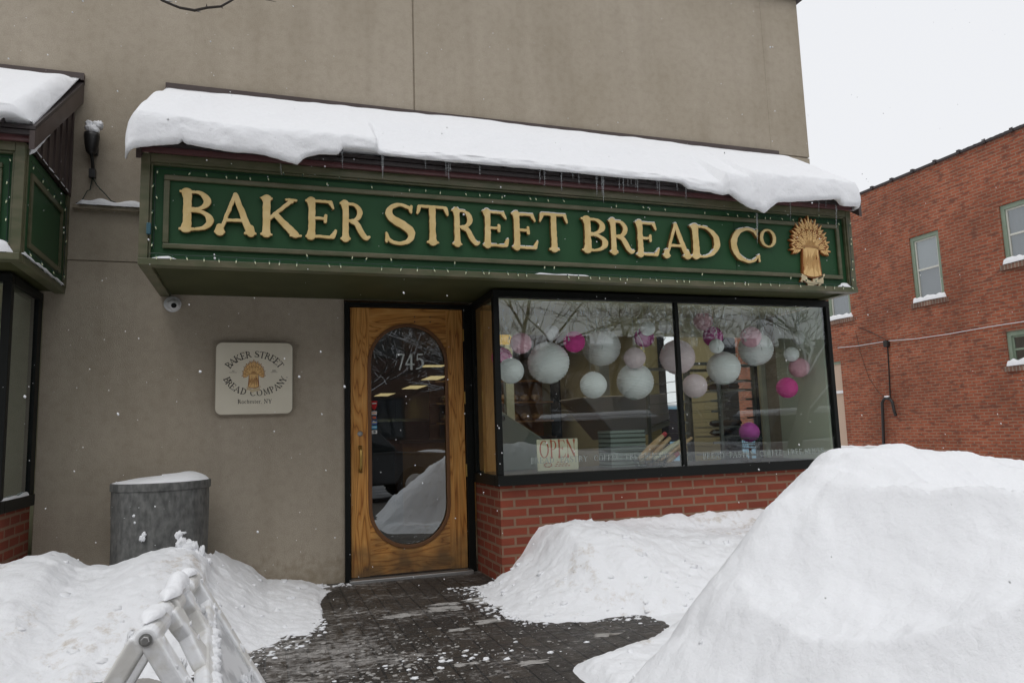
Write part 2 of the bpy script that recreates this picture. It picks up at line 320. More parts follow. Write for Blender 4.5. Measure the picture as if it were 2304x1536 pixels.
M = dict(
 stucco=stuccomat(),
 snow=snowmat('snow'), bank=snowmat('bank_snow', dirt=(.58, .52, .45)), slush=snowmat('slush', (.36, .345, .325), dirt=(.18, .16, .13)),
 green=mat('green_paint', (.017, .066, .026), .5, spec=.25, bump=(60, .1, .001), var=(3, (.024, .084, .032), .25)),
 olive=mat('olive_paint', (.076, .086, .040), .42, bump=(50, .1, .001), var=(7, (.125, .115, .066), .15, (1, 1, 3))),
 soffit=mat('olive_soffit', (.045, .050, .019), .6, spec=.25, var=(3, (.065, .068, .027), .2)),
 maroon=mat('maroon_metal', (.13, .05, .052), .4, bump=(30, .1, .001), var=(5, (.10, .045, .045), .2)),
 brownm=mat('brown_flashing', (.050, .032, .028), .45, var=(6, (.075, .055, .05), .2)),
 darkm=mat('dark_bronze', (.030, .022, .022), .45),
 black=mat('black_frame', (.006, .007, .006), .5, spec=.22),
 gold=mat('gold_letters', (.66, .48, .195), .36, bump=(40, .2, .001), var=(14, (.74, .56, .26), .12)),
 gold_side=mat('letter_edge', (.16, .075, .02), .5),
 tan=mat('wheat_tan', (.78, .51, .21), .5), wheat_dark=mat('wheat_outline', (.27, .085, .018), .5), cream=mat('cream_paint', (.66, .56, .36), .5),
 plaque=mat('plaque_cream', (.76, .71, .58), .35, var=(5, (.70, .65, .52), .2)), plaque_edge=mat('plaque_edge', (.30, .26, .20), .4), ink=mat('dark_ink', (.028, .022, .018), .5),
 wood_v=woodmat('oak_vertical', True), wood_h=woodmat('oak_horizontal', False),
 moulding=mat('dark_oak', (.16, .07, .025), .45), inwood=mat('indoor_oak', (.42, .22, .075), .5, var=(8, (.34, .165, .05), .25, (3, 3, .4))),
 pane=glass('pane_glass', (.90, .955, .93), .13), dpane=glass('door_glass', (.42, .50, .50), .23), rpane=glass('house_glass', (.55, .58, .58), .22),
 brick=brick('bay_brick', (.265, .062, .035), (.20, .050, .031), (.25, .15, .10), dirt=.25),
 rbrick=brick('old_brick', (.40, .112, .058), (.31, .086, .048), (.33, .21, .145), ms=.011, dark=(.14, .058, .042), dirt=.40, dscale=.9),
 dbrick=brick('dark_brick', (.10, .05, .04), (.08, .04, .03), (.1, .09, .08)),
 sill=brick('sill_brick', (.27, .16, .12), (.22, .12, .09), (.33, .27, .22), bw=.075, rh=.5, ms=.012, dirt=.5, dscale=5),
 mint=mat('mint_trim', (.25, .31, .235), .5, var=(7, (.20, .26, .19), .2)), white=mat('white_paint', (.62, .62, .56), .45),
 blind=mat('roller_blind', (.66, .68, .70), .8), curtain=mat('lace_curtain', (.36, .36, .38), .9, var=(14, (.28, .28, .30), .3, (1, 1, .2))),
 beige=mat('beige_panel', (.56, .42, .32), .7),
 galv=mat('galvanised', (.082, .084, .080), .6, metal=.2, bump=(30, .6, .004), var=(34, (.175, .176, .168), .16, (1, 1, .5))),
 plastic=mat('white_plastic', (.70, .69, .66), .45, bump=(26, .6, .006), var=(11, (.86, .87, .885), .05)), face=mat('grey_sheeting', (.50, .51, .52), .4, bump=(40, .2, .001), var=(13, (.78, .79, .80), .06)),
 steel=mat('steel', (.45, .45, .44), .35, metal=.8), darkpl=mat('dark_plastic', (.018, .017, .016), .4),
 camwhite=mat('camera_white', (.70, .70, .70), .35), brass=mat('brass', (.50, .33, .10), .3, metal=.9),
 wallin=mat('interior_olive', (.44, .42, .27), .8), header=mat('header_beige', (.62, .59, .40), .8), wallgrey=mat('interior_sage', (.56, .60, .48), .8), ceil=mat('ceiling_tile', (.5, .49, .42), .9), floor=mat('interior_floor', (.13, .09, .06), .5),
 lampfill=mat('added_fill_panel', (.9, .85, .7), .5, emit=((1, .86, .66), 3.2)), lamp=mat('ceiling_light', (.9, .8, .6), .5, emit=((1, .70, .34), 1.15)), yellow=mat('yellow_shade', (.8, .55, .14), .5, emit=((1, .66, .2), .35)),
 lwhite=mat('lantern_white', (.92, .93, .92), .7, bump=(16, .6, .008)), lpink=mat('lantern_pink', (.80, .42, .50), .7, bump=(16, .55, .008)),
 lblush=mat('lantern_blush', (.82, .66, .68), .7, bump=(16, .55, .008)), lhot=mat('lantern_hot', (.72, .04, .30), .7, bump=(16, .55, .008)), lmag=mat('lantern_magenta', (.45, .03, .24), .7, bump=(16, .55, .008)), lpurp=mat('lantern_purple', (.50, .07, .38), .6, bump=(30, .15, .003)),
 wire=mat('clear_wire', (.56, .59, .57), .3), gwire=mat('green_wire', (.012, .035, .028), .4), bulb=mat('frosted_bulb', (.72, .76, .50), .3), gsock=mat('bulb_socket', (.02, .07, .05), .4),
 paper=mat('paper', (.60, .56, .40), .6), red=mat('red_print', (.42, .08, .03), .5), etch=mat('frosted_lettering', (.30, .34, .32), .6), vinyl=mat('white_vinyl', (.55, .60, .58), .5), crust=mat('bread_bag', (.46, .27, .12), .6, var=(18, (.62, .46, .28), .2)), redtape=mat('red_label', (.5, .05, .06), .5),
 hoodgrey=mat('pale_enamel', (.60, .59, .63), .5), rack=mat('grey_rack', (.24, .26, .245), .4, metal=.3), slicer=mat('slicer_grey', (.34, .385, .33), .5), traymat=mat('sheet_tray', (.50, .52, .49), .35, metal=.5), loaf=mat('loaf_dark', (.10, .055, .025), .8), cardboard=mat('sage_box', (.38, .45, .40), .7), darkbox=mat('dark_box', (.12, .14, .11), .7),
 bark=mat('bark', (.055, .045, .038), .9, bump=(20, .6, .01), var=(5, (.09, .08, .07), .2)),
 pav=pavermat(), asphalt=mat('asphalt', (.07, .07, .07), .7, var=(2, (.35, .35, .36), .2)),
 carblack=mat('black_car_paint', (.012, .013, .016), .12), carwhite=mat('silver_car_paint', (.50, .51, .53), .2, metal=.3), carblue=mat('blue_truck', (.18, .34, .46), .35), tyre=mat('tyre', (.02, .02, .02), .8), carglass=mat('car_glass', (.02, .025, .03), .05), lens=mat('red_lens', (.4, .02, .02), .2), head=mat('lamp_lens', (.7, .7, .7), .1),
 navy=mat('navy_cloth', (.04, .04, .10), .7), apt=mat('brown_siding', (.16, .13, .10), .7),
)
def snowbark():
    m = mat('snowy_bark', (.05,.042,.036), .9); N = m.node_tree.nodes; L = m.node_tree.links; b = N['Principled BSDF']
    g = N.new('ShaderNodeNewGeometry'); sp = N.new('ShaderNodeSeparateXYZ'); L.new(g.outputs['Normal'], sp.inputs[0])
    r = N.new('ShaderNodeValToRGB'); r.color_ramp.elements[0].position = .35; r.color_ramp.elements[1].position = .5; r.color_ramp.elements[0].color = (.05,.042,.036,1); r.color_ramp.elements[1].color = (.7,.71,.73,1)
    L.new(sp.outputs['Z'], r.inputs[0]); L.new(r.outputs[0], b.inputs['Base Color']); return m
M['snowbark'] = snowbark()
def icemat():
    m = bpy.data.materials.new('ice'); m.use_nodes = True; b = m.node_tree.nodes['Principled BSDF']
    b.inputs['Base Color'].default_value = (.85, .9, .92, 1); b.inputs['Roughness'].default_value = .08; b.inputs['Transmission Weight'].default_value = .85; b.inputs['IOR'].default_value = 1.31; return m
M['ice'] = icemat()
# sheets of weathering on the soffit etc. stay inside the materials

# ------------------------------------------------------------------ lettering: glyphs as implicit shapes, contoured and filled
def _cr(pts, n=10):
    P = [np.array(p, float) for p in pts]; P = [2*P[0]-P[1]] + P + [2*P[-1]-P[-2]]; out = []
    for i in range(1, len(P) - 2):
        for t in np.linspace(0, 1, n, endpoint=False):
            a, b, c, d = P[i-1], P[i], P[i+1], P[i+2]
            out.append(.5*((2*b)+(c-a)*t+(2*a-5*b+4*c-d)*t*t+(3*b-3*c+d-a)*t**3))
    out.append(P[-2]); return out
def seg(X_, Y_, p, q, w0, w1=None):
    w1 = w0 if w1 is None else w1
    d = (q[0]-p[0], q[1]-p[1]); L2 = d[0]**2 + d[1]**2 + 1e-12
    t = np.clip(((X_-p[0])*d[0] + (Y_-p[1])*d[1]) / L2, 0, 1)
    return np.hypot(X_-p[0]-t*d[0], Y_-p[1]-t*d[1]) - (w0 + (w1-w0)*t)
def rect(X_, Y_, x0, x1, y0, y1):
    dx = np.maximum(x0 - X_, X_ - x1); dy = np.maximum(y0 - Y_, Y_ - y1)
    return np.hypot(np.maximum(dx, 0), np.maximum(dy, 0)) + np.minimum(np.maximum(dx, dy), 0)
def stroke(X_, Y_, pts):
    s = _cr(pts); r = np.full(X_.shape, 9.)
    for a, b in zip(s, s[1:]): r = np.minimum(r, seg(X_, Y_, (a[0], a[1]), (b[0], b[1]), a[2], b[2]))
    return r
def ell(X_, Y_, cx, cy, rx, ry): return (np.hypot((X_-cx)/rx, (Y_-cy)/ry) - 1) * min(rx, ry)
def ring(X_, Y_, cx, cy, rx, ry, ts, tt): return np.maximum(ell(X_, Y_, cx, cy, rx, ry), -ell(X_, Y_, cx, cy, rx-ts, ry-tt))
def U(*a):
    r = a[0]
    for b in a[1:]: r = np.minimum(r, b)
    return r
S_, T_ = .075, .034    # stem half width, thin half width
def serif(x, y, X_, Y_, l=.13, r=.13, s=1):   # foot serif at y (s=1: baseline, s=-1: top)
    return U(rect(X_, Y_, x-l, x+r, *(sorted((y, y+s*.05)))), seg(X_, Y_, (x, y+s*.16), (x, y+s*.04), S_*.85, S_*1.35))
def stem(x, X_, Y_, y0=0, y1=1, w=S_): return rect(X_, Y_, x-w, x+w, y0, y1)
def bowl(X_, Y_, x, cy, rx, ry, ts=.14, tt=.065):
    r = np.maximum(ring(X_, Y_, x, cy, rx, ry, ts, tt), x - X_ - .001)
    return U(r, rect(X_, Y_, x-.14, x+.005, cy+ry-tt, cy+ry), rect(X_, Y_, x-.14, x+.005, cy-ry, cy-ry+tt))
def G(ch, x, y):
    if ch == 'B': return U(stem(.18,x,y), serif(.16,0,x,y,.14,.06), serif(.16,1,x,y,.14,.06,-1), bowl(x,y,.33,.755,.31,.245), bowl(x,y,.33,.262,.37,.262))
    if ch == 'A': return U(seg(x,y,(.13,.03),(.45,.97),.032,.04), seg(x,y,(.45,.97),(.78,.03),.05,.078), rect(x,y,.22,.66,.30,.36), serif(.12,0,x,y,.12,.12), serif(.80,0,x,y,.14,.13))
    if ch == 'K': return U(stem(.18,x,y), serif(.18,0,x,y), serif(.18,1,x,y,.13,.13,-1), seg(x,y,(.24,.44),(.72,.95),.035,.04), seg(x,y,(.37,.56),(.80,.06),.06,.085), rect(x,y,.58,.86,.95,1.0), rect(x,y,.68,.95,0,.05), seg(x,y,(.72,.93),(.68,.97),.05,.04))
    if ch in 'EF':
        r = U(stem(.18,x,y), serif(.16,0,x,y,.13,.1 if ch=='E' else .14), serif(.16,1,x,y,.13,.1,-1), rect(x,y,.16,.66,.94,1.0), seg(x,y,(.62,.95),(.69,.80),.05,.022), rect(x,y,.16,.5,.49,.55), seg(x,y,(.50,.60),(.50,.44),.035,.035))
        return U(r, rect(x,y,.16,.70,0,.062), seg(x,y,(.68,.05),(.75,.22),.055,.024)) if ch == 'E' else r
    if ch == 'R': return U(stem(.18,x,y), serif(.18,0,x,y), serif(.16,1,x,y,.13,.06,-1), bowl(x,y,.33,.74,.31,.26), stroke(x,y,[(.36,.50,.06),(.50,.42,.065),(.62,.20,.07),(.74,.06,.055),(.84,.10,.02)]))
    if ch == 'P': return U(stem(.18,x,y), serif(.18,0,x,y), serif(.16,1,x,y,.13,.06,-1), bowl(x,y,.33,.72,.33,.28))
    if ch == 'S': return U(stroke(x,y,[(.66,.80,.022),(.60,.91,.035),(.42,.965,.036),(.22,.90,.05),(.16,.74,.072),(.26,.60,.085),(.46,.49,.09),(.63,.36,.088),(.66,.20,.07),(.54,.07,.045),(.36,.035,.034),(.18,.10,.035),(.10,.26,.022)]), seg(x,y,(.66,.80),(.665,.94),.022,.028), seg(x,y,(.105,.24),(.10,.06),.022,.028))
    if ch == 'T': return U(stem(.42,x,y), serif(.42,0,x,y,.15,.15), rect(x,y,.06,.78,.935,1.0), seg(x,y,(.09,.95),(.04,.77),.05,.022), seg(x,y,(.75,.95),(.80,.77),.05,.022))
    if ch == 'D': return U(stem(.18,x,y), serif(.16,0,x,y,.13,.05), serif(.16,1,x,y,.13,.05,-1), bowl(x,y,.33,.5,.49,.5,.15,.065))
    if ch in 'CG': return U(stroke(x,y,[(.78,.78,.024),(.70,.91,.036),(.50,.965,.036),(.27,.86,.062),(.14,.62,.078),(.14,.40,.078),(.25,.16,.062),(.47,.04,.036),(.66,.08,.032),(.80,.24,.02)]), seg(x,y,(.78,.76),(.78,.96),.024,.028), seg(x,y,(.80,.24),(.80,.06),.02,.026))
    if ch == 'O': return ring(x,y,.45,.5,.44,.51,.15,.07)
    if ch == 'L': return U(stem(.18,x,y), serif(.18,1,x,y,.13,.13,-1), serif(.16,0,x,y,.13,.1), rect(x,y,.16,.66,0,.062), seg(x,y,(.64,.05),(.71,.24),.055,.024))
    if ch == 'I': return U(stem(.18,x,y), serif(.18,1,x,y,.13,.13,-1), serif(.18,0,x,y))
    if ch == 'N': return U(rect(x,y,.13,.19,0,1), rect(x,y,.73,.79,0,1), seg(x,y,(.16,.95),(.76,.05),.07,.07), serif(.16,0,x,y,.12,.12), serif(.14,1,x,y,.12,.05,-1), serif(.76,1,x,y,.12,.12,-1))
    if ch == 'M': return U(seg(x,y,(.15,0.03),(.19,.97),.03), seg(x,y,(.19,.95),(.5,.08),.07,.05), seg(x,y,(.5,.06),(.80,.95),.03), seg(x,y,(.82,.95),(.86,.04),.07), serif(.14,0,x,y,.1,.1), serif(.86,0,x,y,.13,.13), rect(x,y,.06,.2,.95,1), rect(x,y,.8,.95,.95,1))
    if ch == 'Y': return U(rect(x,y,.37,.52,0,.5), seg(x,y,(.16,.96),(.45,.45),.075,.07), seg(x,y,(.76,.96),(.47,.45),.035,.04), serif(.45,0,x,y,.14,.14), rect(x,y,.02,.30,.95,1), rect(x,y,.64,.88,.95,1))
    if ch == '7': return U(rect(x,y,.08,.62,.91,1.0), seg(x,y,(.60,.93),(.30,-.15),.05,.04), seg(x,y,(.10,.93),(.08,.78),.04,.02))
    if ch == '4': return U(seg(x,y,(.42,.93),(.06,.24),.035), rect(x,y,.04,.68,.18,.26), rect(x,y,.40,.53,-.16,.96))
    if ch == '5': return U(rect(x,y,.16,.58,.92,1.0), seg(x,y,(.18,.95),(.14,.56),.03), stroke(x,y,[(.14,.55,.03),(.36,.62,.045),(.55,.44,.07),(.54,.20,.065),(.34,-.02,.04),(.08,-.10,.03)]))
    if ch == '1': return U(stem(.25,x,y,0,.97,.055), serif(.25,0,x,y,.12,.12), seg(x,y,(.25,.95),(.08,.84),.03))
    if ch == '9': return U(ring(x,y,.3,.68,.24,.3,.1,.06), stroke(x,y,[(.50,.68,.05),(.50,.4,.05),(.36,.12,.045),(.14,.0,.03)]))
    if ch == '2': return U(stroke(x,y,[(.1,.78,.03),(.28,.95,.045),(.48,.80,.06),(.42,.52,.05),(.12,.08,.04)]), rect(x,y,.08,.58,0,.09))
    if ch == 'o': return ring(x,y,.27,.33,.26,.34,.10,.05)
    if ch == 'c': return stroke(x,y,[(.46,.55,.045),(.30,.63,.035),(.12,.50,.05),(.09,.30,.055),(.2,.08,.045),(.36,.03,.03),(.48,.12,.02)])
    if ch == 'e': return U(stroke(x,y,[(.46,.36,.03),(.44,.52,.045),(.28,.63,.035),(.12,.50,.05),(.09,.30,.055),(.2,.08,.045),(.36,.03,.03),(.48,.12,.02)]), rect(x,y,.1,.48,.33,.38))
    if ch == 'h': return U(stem(.13,x,y,0,1,.05), stroke(x,y,[(.16,.52,.03),(.32,.63,.045),(.45,.50,.05),(.46,.04,.05)]), rect(x,y,.02,.25,0,.045), rect(x,y,.35,.57,0,.045))
    if ch == 's': return stroke(x,y,[(.36,.55,.03),(.22,.64,.035),(.09,.50,.045),(.22,.35,.055),(.36,.18,.045),(.24,.02,.035),(.06,.10,.03)])
    if ch == 't': return U(stroke(x,y,[(.16,.88,.03),(.16,.2,.05),(.22,.03,.04),(.36,.08,.02)]), rect(x,y,.02,.34,.58,.64))
    if ch == 'r': return U(stem(.13,x,y,0,.65,.05), stroke(x,y,[(.16,.48,.03),(.26,.62,.04),(.37,.60,.05)]), rect(x,y,.02,.26,0,.045))
    if ch == ',': return stroke(x,y,[(.10,.05,.05),(.12,-.05,.035),(.04,-.16,.015)])
    if ch == '.': return ell(x,y,.1,.06,.07,.07)
    if ch == '*': return ell(x,y,.12,.45,.07,.07)
    return None
GW = dict(B=.72,A=.94,K=.96,E=.78,F=.74,R=.86,P=.70,S=.76,T=.84,D=.84,C=.88,O=.9,L=.74,I=.36,N=.92,M=1.0,Y=.9,o=.54,c=.5,e=.52,h=.6,s=.44,t=.38,r=.4)
GW.update({'7':.66,'4':.72,'5':.62,'1':.42,'9':.58,'2':.62,',':.22,'.':.2,'*':.24,' ':.34})

def contour(D, xs, ys):
    H, Wd = D.shape; segs = {}; pts = {}
    def ep(i, j, k):   # edge key: k=0 horizontal (i,j)-(i,j+1), k=1 vertical (i,j)-(i+1,j)
        key = (i, j, k)
        if key not in pts:
            a = D[i, j]; b = D[i, j+1] if k == 0 else D[i+1, j]; t = a / (a - b)
            pts[key] = (xs[j] + t*(xs[j+1]-xs[j]), ys[i]) if k == 0 else (xs[j], ys[i] + t*(ys[i+1]-ys[i]))
        return key
    ins = D < 0
    act = np.argwhere((ins[:-1,:-1].astype(int)+ins[1:,:-1]+ins[:-1,1:]+ins[1:,1:]) % 4 != 0)
    for i, j in act:
        a, b, c, d = ins[i,j], ins[i,j+1], ins[i+1,j+1], ins[i+1,j]
        code = a*1 + b*2 + c*4 + d*8
        Bm, Rt, Tp, Lf = (i,j,0), (i,j+1,1), (i+1,j,0), (i,j,1)
        tb = {1:[(Lf,Bm)],2:[(Bm,Rt)],3:[(Lf,Rt)],4:[(Rt,Tp)],5:[(Lf,Bm),(Rt,Tp)],6:[(Bm,Tp)],7:[(Lf,Tp)],8:[(Tp,Lf)],9:[(Tp,Bm)],10:[(Bm,Rt),(Tp,Lf)],11:[(Tp,Rt)],12:[(Rt,Lf)],13:[(Rt,Bm)],14:[(Bm,Lf)]}[int(code)]
        for p, q in tb: segs[ep(*p)] = ep(*q)
    loops = []
    while segs:
        s0 = next(iter(segs)); lp = [s0]; cur = segs.pop(s0)
        while cur != s0 and cur in segs: lp.append(cur); cur = segs.pop(cur)
        if len(lp) > 5: loops.append([pts[k] for k in lp])
    return loops

_curve_n = 0
def shape_mesh(loops, T, depth, bevel=0.0):
    """loops in 2-D; T maps (u,v,w) -> world; returns (verts, faces)"""
    cu = bpy.data.curves.new('tmp', 'CURVE'); cu.dimensions = '2D'; cu.fill_mode = 'BOTH'; cu.extrude = depth / 2 - bevel; cu.bevel_depth = bevel; cu.bevel_resolution = 1
    for lp in loops:
        sp = cu.splines.new('POLY'); sp.points.add(len(lp) - 1); sp.use_cyclic_u = True
        for k, (a, b) in enumerate(lp): sp.points[k].co = (a, b, 0, 1)
    o = bpy.data.objects.new('tmp', cu); COL.objects.link(o)
    dg = bpy.context.evaluated_depsgraph_get(); me = bpy.data.meshes.new_from_object(o.evaluated_get(dg))
    vs = [T(v.co.x, v.co.y, v.co.z) for v in me.vertices]; fs = [tuple(p.vertices) for p in me.polygons]
    bpy.data.objects.remove(o); bpy.data.curves.remove(cu); bpy.data.meshes.remove(me)
    return vs, fs
_gc = {}
def glyph_loops(ch, n=56, rough=0, seed=0, weight=0):
    key = (ch, n, rough, seed, weight)
    if key in _gc: return _gc[key]
    pad = .14; w = GW[ch]; xs = np.linspace(-pad, w + pad, int(n*(w+2*pad))); ys = np.linspace(-.28, 1.16, int(n*1.44))
    X_, Y_ = np.meshgrid(xs, ys)
    if rough:
        dx = np.zeros_like(X_); dy = np.zeros_like(X_); dw = np.zeros_like(X_)
        for i in range(X_.shape[0]):
            for j in range(X_.shape[1]):
                v = noise.noise_vector(Vector((X_[i,j]*8.5+seed*13.1, Y_[i,j]*8.5, seed*3.7))); dx[i,j] = v.x; dy[i,j] = v.y
                dw[i,j] = noise.noise(Vector((X_[i,j]*13, Y_[i,j]*13, seed*1.3+5)))
        D = G(ch, X_ + rough*dx, Y_ + rough*dy) + rough*.35*dw
    else: D = G(ch, X_, Y_)
    _gc[key] = contour(D - weight, xs, ys); return _gc[key]

def add_text(mb, txt, org, du, dv, h, track=.06, depth=.002, center=False, weight=0, n=30, xscale=1):
    """flat text: org Vector, du/dv unit vectors"""
    du = Vector(du); dv = Vector(dv); dn_ = du.cross(dv)
    tot = sum(GW[c] + track for c in txt) * h * xscale
    x = -tot/2 if center else 0
    for c in txt:
        if c != ' ':
            lp = glyph_loops(c, n=n, weight=weight)
            vs, fs = shape_mesh(lp, lambda u, v, w: org + du*(x + u*h*xscale) + dv*(v*h) + dn_*w, depth)
            mb.add(vs, fs)
        x += (GW[c] + track) * h * xscale
    return tot
def add_arc_text(mb, txt, c, rx, ry, a0, a1, h, depth, outer=True, yp=-.03, weight=0):
    """letters along an ellipse in the x-z plane, a0->a1 degrees"""
    tot = sum(GW[k] + .12 for k in txt); s = 0
    for k in txt:
        wdt = GW[k] + .12; t = (s + wdt/2) / tot; s += wdt
        if k == ' ': continue
        a = R_(a0 + (a1 - a0) * t); p = Vector((c[0] + rx*math.cos(a), yp, c[1] + ry*math.sin(a)))
        tg = Vector((-rx*math.sin(a), 0, ry*math.cos(a))).normalized() * (1 if a1 > a0 else -1)
        up = Vector((-tg.z, 0, tg.x))
        lp = glyph_loops(k, n=36, weight=weight)
        vs, fs = shape_mesh(lp, lambda u, v, w: p + tg*((u - GW[k]/2)*h) + up*((v-.0)*h) + Vector((0, -1, 0))*w, depth); mb.add(vs, fs)

# ------------------------------------------------------------------ key dimensions
BD, BL, BR, BZ, BT = -.672, .991, 4.127, .735, 2.16       # bay: front plane, left, right, sill, top
SD, SB, ST = -1.045, 2.172, 2.885                          # sign box: front plane, bottom, top
SL, SR = -1.380, 4.108
RZ = 3.81                                                   # roof top at the wall
WR = 4.672                                                  # wall's right end

# ================================================================== GROUND
def fbm(x, y, s=1.0, o=4):
    return noise.fractal(Vector((x*s, y*s, 1.7)), 1.0, 2.1, o)
tag(MB().box(-150, 150, -150, 150, -.6, -.16).build('snow_ground', M['snow']), kind='structure')
mb = MB()
mb.grid(lambda u, v: Vector((-4.5 + 11*u, -6.6 + 6.9*v, .004*fbm((-4.5+11*u), (-6.6+6.9*v), 2.2))), 130, 90)
tag(mb.build('sidewalk', M['pav'], smooth=True), kind='structure')
tag(MB().box(-40, 60, -14, -7.2, -.155, -.12).build('road', M['asphalt']), kind='structure')
tag(MB().box(4.9, 13.7, -6.5, 40, -.155, -.05).build('snowy_driveway', M['snow']), kind='structure')

# ================================================================== BAKERY BUILDING
B = thing('bakery_building', (1.5, 0, 0), 'grey-brown stucco shop building with an oval-glass wooden door and a projecting brick bay window', 'building')
w = MB(); g = .006
def wallx(x0, x1, z0, z1): w.box(x0, x1, 0, .26, z0, z1)
ZT = 5.55; JX = .548
wallx(-2.13, -.045, -.2, 2.420); wallx(-.045, 1.0, 2.19, 2.415); wallx(1.0, BR, 2.165, 2.415); wallx(BR, WR, -.2, 2.415); wallx(-8, -2.13, 2.165, 2.415)
wallx(-8, JX-g, 2.427, ZT); wallx(JX+g, 4.2, 2.427, ZT); wallx(4.2, WR, 2.427, 3.800); wallx(4.2, WR, 3.812, ZT)
w.box(-7.99, WR-.01, .014, .25, 2.40, 3.82); w.box(JX-.02, JX+.02, .014, .25, 3.7, ZT-.01)
wallx(-8, -6.5, -.2, 2.165)
for (y0, y1, z0, z1) in ((.26, 30, 2.45, ZT), (.26, .80, -.2, 2.45), (1.50, 2.33, -.2, 2.45), (.80, 1.50, -.2, .62), (2.33, 3.12, -.2, .60), (3.12, 6.4, -.2, 2.45), (6.4, 6.9, -.2, 1.0), (6.9, 9.8, -.2, 2.45), (9.8, 10.5, -.2, 1.0), (10.5, 30, -.2, 2.45)):
    w.box(WR-.22, WR, y0, y1, z0, z1)
w.box(-8, WR, 29.8, 30, -.2, ZT); w.box(-8, -7.8, .26, 29.8, -.2, ZT)
w.build('wall', M['stucco'], B, bevel=.003, seg=1)
MB().box(-8.05, WR+.07, -.07, .32, ZT+.004, ZT+.10).build('coping', M['darkm'], B)
MB().box(-8, WR-.02, .3, 29.9, ZT-.3, ZT-.1).build('flat_roof', M['snow'], B)
# interior shell
s_ = MB(); s_.box(-2.6, -2.5, .27, 24, 0, 2.62).box(-2.6, WR-.24, 24, 24.1, 0, 2.62).build('interior_wall', M['wallin'], B)
MB().box(-7.5, WR-.24, .262, 24, -.12, .002).build('interior_floor', M['floor'], B)
MB().box(-7.5, WR-.24, .27, 24, 2.60, 2.66).build('interior_ceiling', M['ceil'], B)
MB().box(1.06, BR-.06, .262, .30, 1.965, 2.59).box(1.06, BR-.06, BD+.06, .262, 2.135, 2.16).build('bay_header', M['header'], B)
MB().box(BR-.05, BR-.003, BD+.05, .02, BZ, 2.13).build('bay_side_panel', M['wallgrey'], B)
MB().box(BR-.045, WR-.23, .262, .30, 0, 2.6).build('corner_panel', M['wallgrey'], B)
MB().box(1.02, BR-.052, BD+.055, .24, BZ+.012, BZ+.035).build('window_shelf', M['darkm'], B)
MB().box(1.02, 1.10, -.30, .22, BZ+.06, 2.12).build('oak_post', M['inwood'], B)
ln_ = MB()
for (y0, y1, z0) in ((.31,.79,0), (1.51,2.32,0), (3.13,6.39,0), (6.91,9.79,0), (10.51,23.9,0), (.80,1.50,-1), (2.33,3.12,-1)):
    if z0 == 0: ln_.box(WR-.235, WR-.221, y0, y1, .003, 2.59)
    else: ln_.box(WR-.2345, WR-.2215, y0, y1, .003, .59)
ln_.build('side_lining', M['header'], B)
# brick bay base
MB().box(BL+.015, BR-.015, BD+.015, -.002, -.3, BZ-.005).build('bay_base', M['brick'], B)
# bay window frame
fr = MB(); t = .05
fr.box(BL-.012, BR+.012, BD-.03, BD+.05, BZ-.03, BZ+.045)
fr.box(BL-.012, BL+.05, BD+.051, -.002, BZ-.03, BZ+.045)
fr.box(BL-.005, BR+.005, BD-.01, BD+.05, BT-.045, BT+.01).box(BL-.005, BL+.05, BD+.051, -.002, BT-.045, BT+.01)
fr.box(BL-.004, BL+.042, BD-.009, BD+.045, BZ+.046, BT-.046).box(BR-.036, BR+.004, BD-.009, BD+.045, BZ+.046, BT-.046)
fr.box(BL-.002, BL+.045, -.085, -.002, BZ+.046, BT-.046)
FRM = fr.build('window_frame', M['black'], B, bevel=.003)
MB().box(2.553, 2.585, BD-.006, BD+.035, BZ+.046, BT-.046).build('mullion', M['black'], B)
def pane(name, x0, x1, y0, y1, z0, z1, par, m='pane'): return MB().box(x0, x1, y0, y1, z0, z1).build(name, M[m], par)
P1 = pane('pane', BL+.042, 2.553, BD+.012, BD+.018, BZ+.046, BT-.046, B)
P2 = pane('pane', 2.585, BR-.036, BD+.012, BD+.018, BZ+.046, BT-.046, B)
pane('pane', BL+.010, BL+.016, BD+.046, -.086, BZ+.046, BT-.046, B)
# window lettering
def wintext(x, par, px0, px1, z):
    mbt = MB(); txt = 'BREAD*PASTRY*COFFEE*FREE SLICES'.replace('*', ' * ')
    tot = add_text(MB(), txt, Vector((0,0,0)), (1,0,0), (0,0,1), 1, n=14)
    x0, x1 = Y(px0, z, BD).x, Y(px1, z, BD).x; h = (x1 - x0) / tot
    add_text(mbt, txt, Vector((x0, BD+.009, Y(px0, z, BD).z)), (1,0,0), (0,0,1), h, n=26, depth=.001)
    return mbt.build('window_lettering', M['etch'], par)
wintext(0, P2, 1583, 1858, 1032); wintext(0, P1, 1195, 1502, 1043)

# oval-glass door
DW, DH = .925, 2.125
D = MB(); 
df = MB(); df.box(-.045, -.004, -.03, .06, -.02, 2.165).box(DW+.004, BL-.002, -.03, .06, -.02, 2.165).box(-.004, DW+.004, -.028, .06, DH+.004, 2.165)
df.build('door_frame', M['black'], B, bevel=.003)
MB().box(-.02, DW+.02, -.10, .10, -.03, .022).build('threshold', M['steel'], B, bevel=.004)
def cur(loops, T, depth, bevel=0): return MB().add(*shape_mesh(loops, T, depth, bevel))
OC, OR, OB, OT = .463, .313, .232, 1.987
def stadium(r, n=28):
    pts = []; 
    for k in range(n+1): a = math.pi*k/n; pts.append((OC+r*math.cos(a), OT-OR+r*math.sin(a)*1.0))
    for k in range(n+1): a = math.pi+math.pi*k/n; pts.append((OC+r*math.cos(a), OB+OR+r*math.sin(a)*1.0))
    return pts
DT = lambda y: (lambda u, v, w: Vector((u, y - w, v)))
